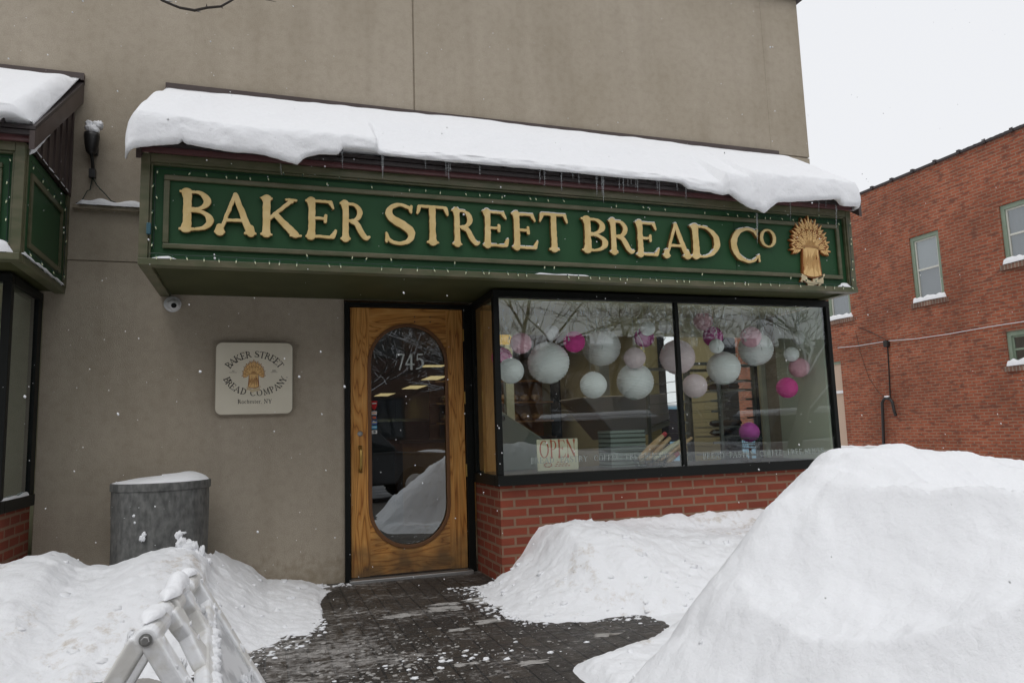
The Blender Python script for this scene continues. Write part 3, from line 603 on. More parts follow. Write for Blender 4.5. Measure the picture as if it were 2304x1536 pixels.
door = cur([[(.002,.028),(DW-.002,.028),(DW-.002,DH),(.002,DH)], stadium(OR)[::-1]], DT(.022), .044, .002).build('door', M['wood_h'], B, fixn=True)
st = MB().box(.003, .148, -.0035, .003, .029, DH-.001).build('stile', M['wood_v'], door)
st = MB().box(DW-.142, DW-.003, -.0035, .003, .029, DH-.001).build('stile', M['wood_v'], door)
MB().box(.14, DW-.15, -.006, .0, .03, .0335).build('door_sweep', M['darkm'], door)
cur([stadium(OR+.012), stadium(OR-.010)[::-1]], DT(-.006), .012, .003).build('oval_moulding', M['moulding'], door, fixn=True)
cur([stadium(OR-.008)], DT(.018), .006).build('oval_pane', M['dpane'], door, fixn=True)
nb = MB(); p = Y(890, 826, -.0)
add_text(nb, '745', Vector((.362, .0135, 1.645)), (1,0,0), (0,0,1), .112, depth=.001, n=40, track=.03, weight=.014)
nb.build('house_number', M['vinyl'], door)
# handle, lock, hinges, closer screws
hb = MB(); hb.tube([(.073,-.004,1.015),(.073,-.038,1.008),(.073,-.05,.985),(.073,-.052,.93),(.073,-.05,.865),(.073,-.038,.842),(.073,-.004,.835)], .011, 10)
hb.box(.060, .086, -.008, -.002, 1.0, 1.03).box(.060, .086, -.008, -.002, .82, .85); hb.build('handle', M['brass'], door, smooth=True)
MB().lathe([(.021,0),(.021,.008),(.014,.014),(.0,.014)], (.073,-.003,1.122), 20, (0,-1,0)).build('lock', M['steel'], door)
for z in (1.91, 1.39, .80): MB().tube([(DW+.003,-.018,z-.05),(DW+.003,-.018,z+.05)], .009, 8).build('hinge', M['brass'], door)
for x, z in ((.52,2.06),(.65,2.06),(.52,2.02),(.65,2.02)): MB().lathe([(.006,0),(.005,.003),(0,.003)], (x,-.003,z), 10, (0,-1,0)).build('screw', M['darkm'], door)
# stickers on the glass
sx = .187
sh = [(sx-.024,1.378),(sx+.024,1.378),(sx+.024,1.345),(sx+.014,1.318),(sx,1.305),(sx-.014,1.318),(sx-.024,1.345)]
MB().prism([(a,.013,b) for a,b in sh], (0,.002,0)).build('shield_sticker', M['lens'], door)
cur([[(sx-.018,1.362),(sx+.018,1.362),(sx+.018,1.354),(sx-.018,1.354)]], DT(.012), .001).build('shield_print', M['vinyl'], door, fixn=True)
cols = [((.6,.6,.6),(.65,.3,.15)), ((.03,.05,.12),(.6,.12,.03)), ((.06,.12,.4),(.55,.5,.2)), ((.05,.3,.5),(.4,.55,.6)), ((.65,.65,.62),(.1,.12,.12))]
for k, (c1, c2) in enumerate(cols):
    z = 1.283 - k*.0375; m1 = mat('sticker_ground', c1, .4); m2 = mat('sticker_mark', c2, .4)
    stk = MB().box(sx-.021, sx+.021, .0125, .0145, z-.015, z+.013).build('card_sticker', m1, door)
    mk = MB()
    if k == 1: mk.lathe([(.009,0),(.009,.001),(0,.001)], (sx-.006,.0125,z), 16, (0,-1,0)).lathe([(.009,0),(.009,.0015),(0,.0015)], (sx+.006,.0125,z), 16, (0,-1,0))
    elif k == 4: mk.lathe([(.010,0),(.010,.001),(0,.001)], (sx+.002,.0125,z), 16, (0,-1,0))
    else: mk.box(sx-.017, sx+.017, .0115, .0125, z-.005, z+.004)
    mk.build('card_mark', m2, stk)

# left bay (neighbouring window) as far as the photo shows it
LX = -2.135
MB().box(-6.5, LX-.015, BD+.015, -.002, -.3, BZ-.005).build('bay_base', M['brick'], B)
f2 = MB(); f2.box(-6.5, LX+.012, BD-.03, BD+.05, BZ-.03, BZ+.045).box(LX-.05, LX+.012, BD+.051, -.002, BZ-.03, BZ+.045)
f2.box(-6.5, LX+.005, BD-.01, BD+.05, BT-.045, BT+.01).box(LX-.05, LX+.005, BD+.051, -.002, BT-.045, BT+.01)
f2.box(LX-.045, LX+.004, BD-.009, BD+.045, BZ+.046, BT-.046).box(LX-.045, LX+.004, -.10, -.002, BZ+.046, BT-.046).box(-4.3, -4.26, BD-.009, BD+.045, BZ+.046, BT-.046)
f2.build('window_frame', M['black'], B, bevel=.003)
pane('pane', LX-.016, LX-.010, BD+.046, -.101, BZ+.046, BT-.046, B, 'dpane'); pane('pane', -4.26, LX-.046, BD+.012, BD+.018, BZ+.046, BT-.046, B)
MB().box(-6.4, LX-.06, .3, .35, 0, 2.5).build('interior_partition', M['wallin'], B)
MB().box(-6.4, LX-.06, BD+.06, .3, 2.10, 2.135).build('bay_header', M['wallin'], B)

# side windows looking out from the shop
for (y0, y1, z0) in ((.80,1.50,.62), (2.33,3.12,.60), (6.4,6.9,1.0), (9.8,10.5,1.0)):
    k = MB(); k.box(WR-.235, WR-.015, y0+.001, y0+.045, z0+.001, 2.449).box(WR-.235, WR-.015, y1-.045, y1-.001, z0+.001, 2.449).box(WR-.235, WR-.015, y0+.046, y1-.046, z0+.001, z0+.05).box(WR-.235, WR-.015, y0+.046, y1-.046, 2.40, 2.449)
    k.build('side_window_frame', M['black'], B)
rt_ = MB(); add_text(rt_, 'BAKER STREET', Vector((WR-.16, .62, 1.80)), (0,1,0), (0,0,1), .12, track=.03, depth=.002, n=20)
rt_.build('rear_lettering', M['vinyl'], B)
MB().box(WR-.13, WR-.125, 0.801, 1.499, .64, 2.44).build('side_pane', glass('clear_glass', (.9,.95,.95), .03), B)

# ceiling lights in the shop
CL = [('nearest','yellow-white ceiling light panel high in the door glass, right side', 977, 849, .3, .75), ('mid','amber ceiling light panel in the door glass, lower and left of the brightest one', 932, 870, .34, .9),
      ('far','small amber ceiling light panel lowest and farthest left in the door glass', 865, 887, .34, 1.0), ('thin','thin ceiling light strip directly below the right end of the door number', 975, 822, .3, .25)]
for _, lab, px, py, hw, hd in CL:
    c = Z(px, py, 2.595)
    o = thing('ceiling_light', (c.x, c.y, 2.575), lab, 'ceiling light', 'ceiling lights inside the shop')
    MB().box(c.x-hw*.75-.03, c.x+hw*.75+.03, c.y-hd-.03, c.y+hd+.03, 2.586, 2.599).build('light_frame', M['ceil'], o)
    MB().box(c.x-hw*.75, c.x+hw*.75, c.y-hd*.8, c.y+hd*.8, 2.578, 2.585).build('diffuser', M['lamp'], o)

for cx_, cy_, lab in ((1.9, 1.7, 'added unseen fill light panel on the shop ceiling above the bread baskets'), (3.3, 2.2, 'added unseen fill light panel on the shop ceiling above the tray racks'), (2.4, 5.2, 'added unseen fill light panel on the shop ceiling above the bread shelf')):  # added glowing panels, hidden behind the header, to brighten the dim bay interior
    o = thing('ceiling_light', (cx_, cy_, 2.575), lab, 'ceiling light', 'added unseen fill lights over the bakery floor')
    MB().box(cx_-.33, cx_+.33, cy_-.63, cy_+.63, 2.586, 2.599).build('light_frame', M['ceil'], o)
    MB().box(cx_-.3, cx_+.3, cy_-.6, cy_+.6, 2.578, 2.585).build('diffuser', M['lampfill'], o)

# ================================================================== CANOPIES WITH SIGN BOARDS
def canopy(x0, x1, label, rx0, rx1, seams, inner=True):
    C = thing('shop_sign', ((x0+x1)/2, SD/2, SB), label, 'sign')
    f, d = .062, .0
    # box carcass, soffit, frame members (butted), recessed green field
    MB().box(x0+.01, x1-.01, SD+.04, -.004, SB+.045, ST-.01).build('carcass', M['green'], C)
    s = MB().box(x0+.07, x1-.07, SD+.07, -.006, SB+.018, SB+.042); s.build('soffit', M['soffit'], C)
    e = MB(); e.box(x0, x1, SD-.012, SD+.068, SB, SB+.044).box(x0, x0+.068, SD+.069, -.006, SB, SB+.044).box(x1-.068, x1, SD+.069, -.006, SB, SB+.044)
    e.build('bottom_ledge', M['olive'], C, bevel=.004)
    fm = MB(); fm.box(x0, x0+.052, SD, SD+.039, SB+.0445, ST).box(x1-.052, x1, SD, SD+.039, SB+.0445, ST).box(x0+.053, x1-.053, SD, SD+.039, ST-.055, ST)
    fm.box(x0+.053, x0+.066, SD+.012, SD+.039, SB+.0445, ST-.056).box(x1-.066, x1-.053, SD+.012, SD+.039, SB+.0445, ST-.056).box(x0+.067, x1-.067, SD+.012, SD+.039, ST-.068, ST-.056)
    fm.build('frame', M['olive'], C, bevel=.003)
    if inner:
        a0, a1, b0, b1 = x0+.130, x1-.118, SB+.115, ST-.125; mw = .034; k = MB()
        k.box(a0, a1, SD+.016, SD+.039, b1-mw, b1).box(a0, a1, SD+.016, SD+.039, b0, b0+mw).box(a0, a0+mw, SD+.0165, SD+.039, b0+mw+.001, b1-mw-.001).box(a1-mw, a1, SD+.0165, SD+.039, b0+mw+.001, b1-mw-.001)
        k.build('inner_moulding', M['olive'], C, bevel=.007, seg=2)
    # side trim (right flank and left flank)
    for xs, sgn in ((x1, 1), (x0, -1)):
        k = MB(); X0, X1 = (xs-.009, xs+.004) if sgn > 0 else (xs-.004, xs+.009)
        k.box(X0, X1, -.075, -.006, SB+.0445, ST).box(X0, X1, SD+.0395, SD+.06, SB+.0445, ST)
        k.box(X0, X1-.001*sgn, SD+.15, -.16, ST-.17, ST-.135).box(X0, X1-.001*sgn, SD+.15, -.16, SB+.115, SB+.15).box(X0, X1-.001*sgn, SD+.15, SD+.185, SB+.151, ST-.171).box(X0, X1-.001*sgn, -.195, -.16, SB+.151, ST-.171)
        k.build('side_moulding', M['olive'], C)
    return C
def metal_roof(x0, x1, label, gable_right=True):
    """monopitch ribbed roof from the wall down to the eave"""
    A = thing('canopy_roof', ((x0+x1)/2, -.5, ST), label, 'canopy roof')
    yE, zE = SD-.075, ST+.075
    sl = (RZ-.03 - zE) / (-.0 - yE)
    rf = MB(); rf.prism([(x0,-.003,RZ-.035),(x0,yE,zE),(x0,yE,zE-.02),(x0,-.003,RZ-.06)], (x1-x0,0,0)); rf.build('roof_sheet', M['darkm'], A)
    k = MB(); x = x0+.02
    while x < x1: k.prism([(x,-.004,RZ-.034+.0),(x,yE-.008,zE+.001-.008*sl),(x,yE-.008,zE+.032),(x,-.004,RZ-.003)], (.012,0,0)); x += .292
    k.build('seam', M['darkm'], A)
    MB().box(x0+.004, x1-.004, yE+.01, yE+.03, zE-.050, zE-.021).build('drip_edge', M['darkm'], A)
    MB().box(x0+.012, x1-.012, SD-.035, SD-.012, ST-.004, zE-.028).build('fascia', M['maroon'], A)
    MB().box(x0+.02, x1+(.10 if x1 > 0 else 0), -.036, -.003, RZ-.034, RZ+.020).build('wall_flashing', M['brownm'], A)
    for xs, s in ((x1, 1), (x0, -1)):     # rake board and ribbed gable
        xa, xb = (xs-.03, xs-.002) if s > 0 else (xs+.002, xs+.03)
        MB().prism([(xa,-.005,RZ-.065),(xa,yE+.005,zE-.022),(xa,yE+.005,zE-.14),(xa,-.005,RZ-.20)], (xb-xa,0,0)).build('rake_board', M['brownm'], A)
        gx = xs-.075 if s > 0 else xs+.055
        gb = MB().prism([(gx,-.006,ST+.002),(gx,SD+.06,ST+.002),(gx,SD+.06,zE-.05),(gx,-.006,RZ-.12)], (.02,0,0))
        yy = SD+.12
        while yy < -.05:
            zt = zE-.06 + (yy-yE)*sl; gb.box(gx-.012, gx+.032, yy, yy+.022, ST+.003, zt); yy += .14
        gb.build('gable_cladding', M['brownm'], A)
    return A
S = canopy(SL, SR, 'long green sign board with raised gold letters above the door and bay window', None, None, None)
S2 = canopy(-6.4, -1.995, 'dark green sign board of the neighbouring bay, cut off by the left edge', None, None, None)
A1 = metal_roof(-1.40, 4.165, 'long maroon metal canopy roof under deep snow above the lettered sign')
A2 = metal_roof(-6.5, -1.93, 'maroon metal canopy roof with ribbed gable at the left edge')

# seam in the green field
MB().box(2.945, 2.948, SD+.0385, SD+.0395, SB+.152, ST-.162).build('panel_joint', M['black'], S)
# ---- raised letters
LET = [('B',404,480,425,522),('A',484,576,434,530),('K',587,678,441,534),('E',688,757,445,539),('R',766,832,452,544),
 ('S',868,933,458,550),('T',939,1009,463,551),('R',1018,1079,468,555),('E',1087,1144,471,558),('E',1153,1210,476,563),('T',1216,1278,480,566),
 ('B',1310,1367,487,569),('R',1372,1427,492,573),('E',1432,1483,496,578),('A',1492,1554,502,581),('D',1555,1620,505,583),('C',1647,1709,512,590),('O',1712,1746,516,555)]
SF = SD + .039
for n_, (ch, xa, xb, ya, yb) in enumerate(LET):
    p0 = Y(xa, (ya+yb)/2, SD-.0); p1 = Y(xb, (ya+yb)/2, SD-.0); xc = (xa+xb)/2
    zt, zb = Y(xc, ya, SD).z, Y(xc, yb, SD).z
    lp = glyph_loops(ch, n=52, rough=.014, seed=n_+1, weight=-.010)
    us = [q[0] for l in lp for q in l]; vs_ = [q[1] for l in lp for q in l]; u0, u1, v0, v1 = min(us), max(us), min(vs_), max(vs_)
    lp = [[(p0.x + (q[0]-u0)/(u1-u0)*(p1.x-p0.x), zb + (q[1]-v0)/(v1-v0)*(zt-zb)) for q in l] for l in lp]
    vv, ff = shape_mesh(lp, lambda u, v, w: Vector((u, SF-.019-w, v)), .036, .005)
    o = MB().add(vv, ff).build('letter', M['gold'], S, fixn=True)
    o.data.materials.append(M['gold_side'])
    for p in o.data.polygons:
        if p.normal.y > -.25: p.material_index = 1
    # thin rim of snow lying on ledges of the letters
    if n_ in (7,8,9,10,12,13,14,15,16):
        k = MB(); area = lambda l: sum(a[0]*b[1]-b[0]*a[1] for a, b in zip(l, l[1:]+l[:1]))
        sg = 1 if area(max(lp, key=lambda l: abs(area(l)))) > 0 else -1
        for l in lp:
            for a, b in zip(l, l[1:] + l[:1]):
                dx, dz = b[0]-a[0], b[1]-a[1]; L_ = math.hypot(dx, dz); zz = (a[1]+b[1])/2
                if L_ > 1e-5 and dx*sg < 0 and abs(dx)/L_ > .6 and (zb+.014 < zz < zb+(zt-zb)*.30 or zz > zt-.022) and noise.noise(Vector((a[0]*30, zz*9, 0))) > -.25:
                    k.box(min(a[0],b[0])-.0008, max(a[0],b[0])+.0008, SF-.036, SF-.008, zz+.0035, zz+.0095)
        if k.v: k.build('snow_rim', M['snow'], o)

# ---- wheat sheaf emblem (implicit shapes)
def sheaf(parent, cx, cz, s, yf, deep=.02, hk=1.0):
    """sheaf drawn in unit coordinates: band at v=0, crown up to +0.78, foot at -1.0"""
    u_, v_ = np.meshgrid(np.linspace(-.95, .95, 260), np.linspace(-1.35, 1.15, 330)); ux, vy = u_[0], v_[:,0]
    def ear(a, r0, r1, wd, jag=3, halo=.016):
        d = (math.sin(a), math.cos(a)); n = (d[1], -d[0]); r = np.full(u_.shape, 9.); L = r1 - r0; full = np.full(u_.shape, 9.)
        parts = [seg(u_, v_, (d[0]*(r0+L*.62), d[1]*(r0+L*.62)), (d[0]*r1*1.10, d[1]*r1*1.10), .042, .003)]
        for k in range(jag - 1, -1, -1):
            t = r0 + L*(k/jag)*.80; tip = t + L*.42
            for sg in (-1, 1): parts.append(seg(u_, v_, (d[0]*t+n[0]*sg*wd*.30, d[1]*t+n[1]*sg*wd*.30), (d[0]*tip+n[0]*sg*wd, d[1]*tip+n[1]*sg*wd), .050, .003))
        for q in parts: r = np.minimum(np.maximum(r, -(q - halo*hk)), q); full = np.minimum(full, q)
        return r, full
    def rad(a): return .97 - .24*abs(math.sin(a))
    outer = [(R_(a), .46, rad(R_(a)), .135) for a in (-97,97,-74,74,-52,52,-34,34,-16,17,0)]
    inner = [(R_(a), .27, .58, .095) for a in (-84,-56,84,56,-26,26,0)]
    ears = np.full(u_.shape, 9.)
    for a in outer + inner:
        e, full = ear(*a); ears = np.minimum(np.maximum(ears, -(full - .032*hk)), e)
    sil = np.full(u_.shape, 9.)
    for a in outer: sil = np.minimum(sil, ear(*a)[1])
    fan = np.maximum(np.hypot(u_, v_) - .50, -v_ - .04)
    sil = np.minimum(sil, fan)
    trunk = np.maximum(np.abs(u_) - (.305 + .07*np.clip(-v_, 0, 1)), np.maximum(v_ - .05, -v_ - .98 + .3*u_*u_*2))
    back = np.minimum(sil - .022, trunk - .02)
    def put(D, name, m, y, d, par, bv=0):
        lp = contour(D, ux, vy)
        vv, ff = shape_mesh([[(cx + q[0]*s, cz + q[1]*s) for q in l] for l in lp], lambda u, v, w: Vector((u, y - w, v)), d, bv)
        return MB().add(vv, ff).build(name, m, par, fixn=True)
    E = put(back, 'sheaf_emblem', M['wheat_dark'], yf - deep/2, deep, parent)
    e1 = deep*.3
    put(ears, 'wheat_ears', M['tan'], yf-deep-e1/2, e1, E)
    st = np.full(u_.shape, 9.)
    for k in range(15):
        a = R_(-62 + 124*k/14); st = np.minimum(st, seg(u_, v_, (.27*math.sin(a)*1.1, .03), (.42*math.sin(a), .40*math.cos(a)), .009, .007))
    put(st, 'wheat_stems', M['tan'], yf-deep-e1/2-.0004, e1, E)
    tk = trunk + .02; ln = np.full(u_.shape, 9.); rr = random.Random(3)
    for k in range(15):
        x = -.29 + .58*k/14; y0 = rr.uniform(-.35, -.02); y1 = rr.uniform(-.98, -.6)
        ln = np.minimum(ln, stroke(u_, v_, [(x, y0, .007), (x*1.05+.006, (y0+y1)/2, .014), (x*1.16, y1, .007)]))
        y0 = rr.uniform(-.9, -.2); ln = np.minimum(ln, seg(u_, v_, (x*1.1+.012, y0), (x*1.12+.012, y0-.14), .007))
    put(np.maximum(tk, -ln), 'stalk_bundle', M['tan'], yf-deep-e1/2, e1, E)
    band = np.abs(v_ - .03 + .25*u_*u_ + .03*u_) - .032; band = np.maximum(band, np.abs(u_) - .345)
    put(band, 'band', M['wheat_dark'], yf-deep-e1, e1*.9, E); put(np.abs(band+.016)-.005, 'band_cord', M['tan'], yf-deep-e1*1.7, e1*.5, E)
    ft = np.maximum(np.abs(v_ + 1.07 + .10*np.cos(u_*5.2) - .04*np.sign(np.sin(u_*15))) - .10, np.abs(u_ + .01) - .46 - .04*np.sin(v_*20))
    cutl = np.full(u_.shape, 9.)
    for k in range(20): cutl = np.minimum(cutl, seg(u_, v_, (-.48 + k*.05, -.93), (-.43 + k*.05, -1.2), .004))
    f0 = np.maximum(ft, trunk*-1 - .0)
    put(f0 - .008, 'ground_edge', M['wheat_dark'], yf-deep*.4, deep*.8, E)
    put(np.maximum(f0, -cutl), 'ground_scroll', M['cream'], yf-deep*.8-e1/2, e1, E)
    return E
bz, tz = Y(1828, 636, SD).z, Y(1822, 484, SD).z
ss = (tz - bz) / (1.07 + 1.17)
sheaf(S, Y(1826, 560, SD).x, bz + 1.17*ss, ss, SF-.002, .022)

# ================================================================== WALL PLAQUE
px0, px1, pz0, pz1 = -.990, -.437, 1.288, 1.833
PQ = thing('wall_plaque', ((px0+px1)/2, -.03, pz0), 'square cream plaque with wheat sheaf and curved lettering, left of the door', 'sign')
def rrect(x0, x1, z0, z1, r, n=8):
    out = []
    for cx, cz, a0 in ((x1-r,z1-r,0),(x0+r,z1-r,90),(x0+r,z0+r,180),(x1-r,z0+r,270)):
        for k in range(n+1): a = R_(a0+90*k/n); out.append((cx+r*math.cos(a), cz+r*math.sin(a)))
    return out
cur([rrect(px0, px1, pz0, pz1, .045)], DT(-.021), .040, .002).build('back_board', M['plaque_edge'], PQ, fixn=True)
cur([rrect(px0+.006, px1-.006, pz0+.006, pz1-.006, .042)], DT(-.043), .006, .002).build('board', M['plaque'], PQ, fixn=True)
cx, cz = (px0+px1)/2+.005, pz0+.305
k = MB(); add_arc_text(k, 'BAKER STREET', (cx-.004, cz-.030), .195, .155, 153, 27, .048, .0012, yp=-.0468)
add_arc_text(k, 'BREAD COMPANY.', (cx+.002, cz-.0), .232, .167, 193, 352, .046, .0012, yp=-.0468)
k.build('curved_lettering', M['ink'], PQ)
k = MB(); add_text(k, 'Rochester, NY', Vector((cx, -.0468, pz0+.083)), (1,0,0), (0,0,1), .030, center=True, depth=.0012, n=26, track=.08); k.build('town_lettering', M['ink'], PQ)
k = MB(); add_text(k, 'est.', Vector((cx-.155, -.0468, cz+.017)), (1,0,0), (0,0,1), .012, center=True, depth=.001, n=16); add_text(k, '1992', Vector((cx+.135, -.0468, cz+.017)), (1,0,0), (0,0,1), .012, center=True, depth=.001, n=16)
k.box(cx-.185, cx-.13, -.0474, -.0462, cz+.010, cz+.0118).box(cx+.11, cx+.16, -.0474, -.0462, cz+.010, cz+.0118); k.build('date_lettering', M['ink'], PQ)
sheaf(PQ, cx-.012, cz-.004, .104, -.046, .002, hk=.5)

# ================================================================== SECURITY CAMERA, FLOODLIGHT, CABLES, LEDGE
c = Y(388, 684, -.02)
SCm = thing('security_camera', (c.x, 0, c.z), 'small white dome security camera tucked under the sign left corner', 'camera')
MB().lathe([(.058,0),(.060,.015),(.054,.022),(.0,.022)], (c.x,-.002,c.z), 28, (0,-1,0)).build('base_plate', M['camwhite'], SCm, smooth=True)
MB().lathe([(.001,.060),(.020,.058),(.036,.045),(.043,.022),(.036,.0),(.020,-.012),(.0,-.015)], (c.x+.004,-.040,c.z-.004), 24, (.25,-1,-.35)).build('ball', M['camwhite'], SCm, smooth=True)
ax = Vector((.25,-1,-.35)).normalized(); q = Vector((c.x+.004,-.040,c.z-.004)) + ax*.052
MB().lathe([(.019,0),(.019,.008),(.014,.010),(.0,.010)], q, 20, ax).build('lens', M['black'], SCm)

fx = Y(207, 318, -.08)
FL = thing('spotlight', (fx.x, 0, fx.z-.1), 'dark outdoor spotlight with a tuft of snow on top, between the two sign boards', 'light fixture')
MB().lathe([(.022,-.10),(.034,-.085),(.044,-.04),(.052,.03),(.050,.055),(.0,.058)], (fx.x,-.09,fx.z), 20, sx=1, sy=1).build('housing', M['darkpl'], FL, smooth=True)
MB().box(fx.x-.03, fx.x+.03, -.04, -.001, fx.z-.08, fx.z-.01).build('wall_bracket', M['darkpl'], FL, bevel=.005)
MB().tube([(fx.x,-.08,fx.z-.09),(fx.x+.006,-.06,fx.z-.16),(fx.x+.005,-.04,fx.z-.215)], .012, 8).box(fx.x-.018, fx.x+.024, -.06, -.018, fx.z-.262, fx.z-.20).build('plug', M['darkpl'], FL)
def blob(mb, c, r, seed=0, amp=.35, n=12, sc=(1,1,1)):
    c = Vector(c); vs = []; fs = []
    for i in range(n+1):
        th = math.pi*i/n
        for j in range(2*n):
            ph = math.pi*j/n; d = Vector((math.sin(th)*math.cos(ph), math.sin(th)*math.sin(ph), math.cos(th)))
            rr = r*(1+amp*noise.noise(d*1.7+Vector((seed*3.3,seed,seed*1.9)))+amp*.4*noise.noise(d*4+Vector((seed,0,seed))))
            vs.append(c+Vector((d.x*rr*sc[0], d.y*rr*sc[1], d.z*rr*sc[2])))
    for i in range(n):
        for j in range(2*n): fs.append((i*2*n+j, (i+1)*2*n+j, (i+1)*2*n+(j+1)%(2*n), i*2*n+(j+1)%(2*n)))
    return mb.add(vs, fs)
k = MB(); blob(k, (fx.x+.004,-.09,fx.z+.080), .045, 1, .3, sc=(1.0,1,.95)); blob(k, (fx.x+.034,-.085,fx.z+.118), .032, 2, .5); blob(k, (fx.x-.022,-.09,fx.z+.128), .024, 3, .4); blob(k, (fx.x+.052,-.08,fx.z+.145), .013, 4, .6)
tag(k.build('snow_tuft', M['snow'], smooth=True), 'lumpy star-shaped tuft of snow balanced on the dark spotlight', 'snow')
def wire(pts, r=.0035): return MB().tube(pts, r, 6)
a0 = Vector((fx.x+.003,-.035,fx.z-.26)); e1 = Y(181, 455, -.03); e2 = Y(311, 472, -.03)
tag(wire([a0, a0+Vector((-.012,0,-.09)), Y(196,430,-.03), Y(186,448,-.03), e1, Y(172,456,-.02)]).build('light_cord', M['gwire']), 'thin dark cord drooping left from the spotlight plug', 'cord')
cd2 = wire([a0, Y(219,418,-.03), Y(236,436,-.035), Y(250,452,-.04), Y(275,462,-.04), e2]); cd2.tube([Y(250,452,-.04), Y(246,460,-.045)], .003, 6); cd2.tube([Y(229,428,-.03), Y(224,425,-.05)], .004, 6)
tag(cd2.build('light_cord', M['gwire']), 'dark cord running right from the spotlight plug across the snowy ledge', 'cord')
l0, l1 = Y(180,462,-.02), Y(312,470,-.02)
tag(MB().box(-1.965, SL-.002, -.045, -.001, 2.80, 2.826).build('wall_ledge', M['stucco']), 'narrow stucco ledge on the wall between the two sign boards', 'ledge')
def snow_strip(pts, w0, h, seed, n=60, name='snow_strip', label='', wy=.05, rag=.35):
    """lumpy snow lying on a ledge along a polyline"""
    P = [Vector(p) for p in pts]; Ls = [0]
    for a, b in zip(P, P[1:]): Ls.append(Ls[-1]+(b-a).length)
    def at(t):
        s = t*Ls[-1]
        for i in range(len(P)-1):
            if s <= Ls[i+1]+1e-9: return P[i].lerp(P[i+1], (s-Ls[i])/max(1e-9, Ls[i+1]-Ls[i]))
        return P[-1]
    tan = (P[-1]-P[0]).normalized(); side = tan.cross(Vector((0,0,1))).normalized()
    def fn(u, v):
        p = at(u); a = math.pi*v; hh = h*(1+rag*2*noise.noise(Vector((u*Ls[-1]*9, seed*7.1, 0)))); e = min(1, min(u, 1-u)*Ls[-1]/.05+.05)
        return p + side*(math.cos(a)*w0*(1+rag*noise.noise(Vector((u*Ls[-1]*14, seed, 3)))))*e + Vector((0,0,1))*(max(0, math.sin(a))*hh*e)
    return MB().grid(fn, n, 9)
tag(snow_strip([(-1.955,-.03,2.825),(SL-.005,-.03,2.825)], .034, .042, 2).build('ledge_snow', M['snow'], smooth=True), 'bumpy strip of snow on the narrow ledge between the two sign boards', 'snow')

# ================================================================== SNOW ON THE CANOPIES
LIP = [(280,347),(300,343),(330,338),(405,330),(412,321),(420,331),(500,344),(590,352),(640,368),(668,377),(684,360),(720,351),(762,352),(768,337),(850,345),(920,353),(1000,362),(1100,370),(1200,379),(1300,389),(1400,399),(1500,406),(1535,411),(1550,424),(1600,432),(1640,442),(1665,463),(1690,477),(1703,486),(1716,476),(1738,460),(1800,457),(1872,452),(1879,453),(1882,467),(1900,469),(1922,468),(1945,468)]
LIPW = [(Y(a, b, SD-.12).x, Y(a, b, SD-.12).z) for a, b in LIP]
def interp(tab, x):
    if x <= tab[0][0]: return tab[0][1]
    for (a, b), (c, d) in zip(tab, tab[1:]):
        if x <= c: return b + (d-b)*(x-a)/(c-a)
    return tab[-1][1]
def roof_snow(x0, x1, lip, thick, label, seed=0, nx=330, skL=0, skR=0):
    yE, zE = SD-.075, ST+.075; top = Vector((0, -.035, RZ-.022)); eave = Vector((0, yE, zE)); dv = (eave-top); Ls = dv.length; dv.normalize(); nr = Vector((0, dv.z, -dv.y)); nr = nr if nr.z > 0 else -nr
    def sect(x):
        n1 = lambda k, s: noise.noise(Vector((x*k+seed*9, s*k, seed*2.3+.5)))
        ed = min(1, (x-x0)/.07, (x1-x)/.07); ed = max(0, ed)**.5
        lz = lip(x) + .004*noise.noise(Vector((x*30, seed, 0))); pts = []
        t0 = .055+.028*n1(3,0)+.012*n1(9,4); pts.append(top + nr*.002 + dv*t0)
        NS = 16
        over = .05 + .25*max(0, (zE+.03-lz))
        for i in range(1, NS+1):
            s = i/NS; th = thick(x, s)*ed*(1-math.exp(-s*Ls/.16)) + .014*n1(2.3, s*2)*ed + .007*n1(7, s*5)*ed
            pts.append(top + dv*(s*(Ls-.01)+t0*(1-s)) + nr*max(.010, th))
        last = pts[-1]
        F_ = 7; yF = last.y - over*.55*ed; 
        for i in range(1, F_+1):     # rounded brow dropping to the lip
            a = i/F_; zz = last.z + (lz - last.z)*(1-math.cos(a*math.pi/2))**.85
            bul = math.sin(min(1, a*1.15)*math.pi/2)
            pts.append(Vector((0, last.y + (yF-last.y)*bul + .012*n1(9, a*3)*ed, zz)))
        ly = pts[-1].y
        pts.append(Vector((0, ly+.025, lz-.003))); pts.append(Vector((0, ly+.055, lz+.012)))
        pts.append(Vector((0, min(yE+.01, ly+.11), max(lz+.02, zE-.012)))); pts.append(Vector((0, yE+.03, zE+.018)))
        pts.append(top + nr*.001)
        sh = lambda y: skL*max(0, 1+y/abs(yE))*max(0, 1-(x-x0)/.5) + skR*max(0, 1+y/abs(yE))*max(0, 1-(x1-x)/.5)
        wob = lambda p: .022*noise.noise(Vector((seed, p.y*7, p.z*7)))*max(0, 1-min(x-x0, x1-x)/.15)
        return [Vector((x + sh(p.y) + wob(p), p.y, p.z)) for p in pts]
    xs = [x0 + (x1-x0)*i/(nx-1) for i in range(nx)]; S_s = [sect(x) for x in xs]; n = len(S_s[0])
    mb = MB(); mb.add([p for s in S_s for p in s], [(i*n+k, i*n+(k+1)%n, (i+1)*n+(k+1)%n, (i+1)*n+k) for i in range(nx-1) for k in range(n)] + [tuple(range(n)), tuple(range((nx-1)*n, nx*n))[::-1]])
    return tag(mb.build('roof_snow', M['snow'], smooth=True, fixn=True), label, 'snow')
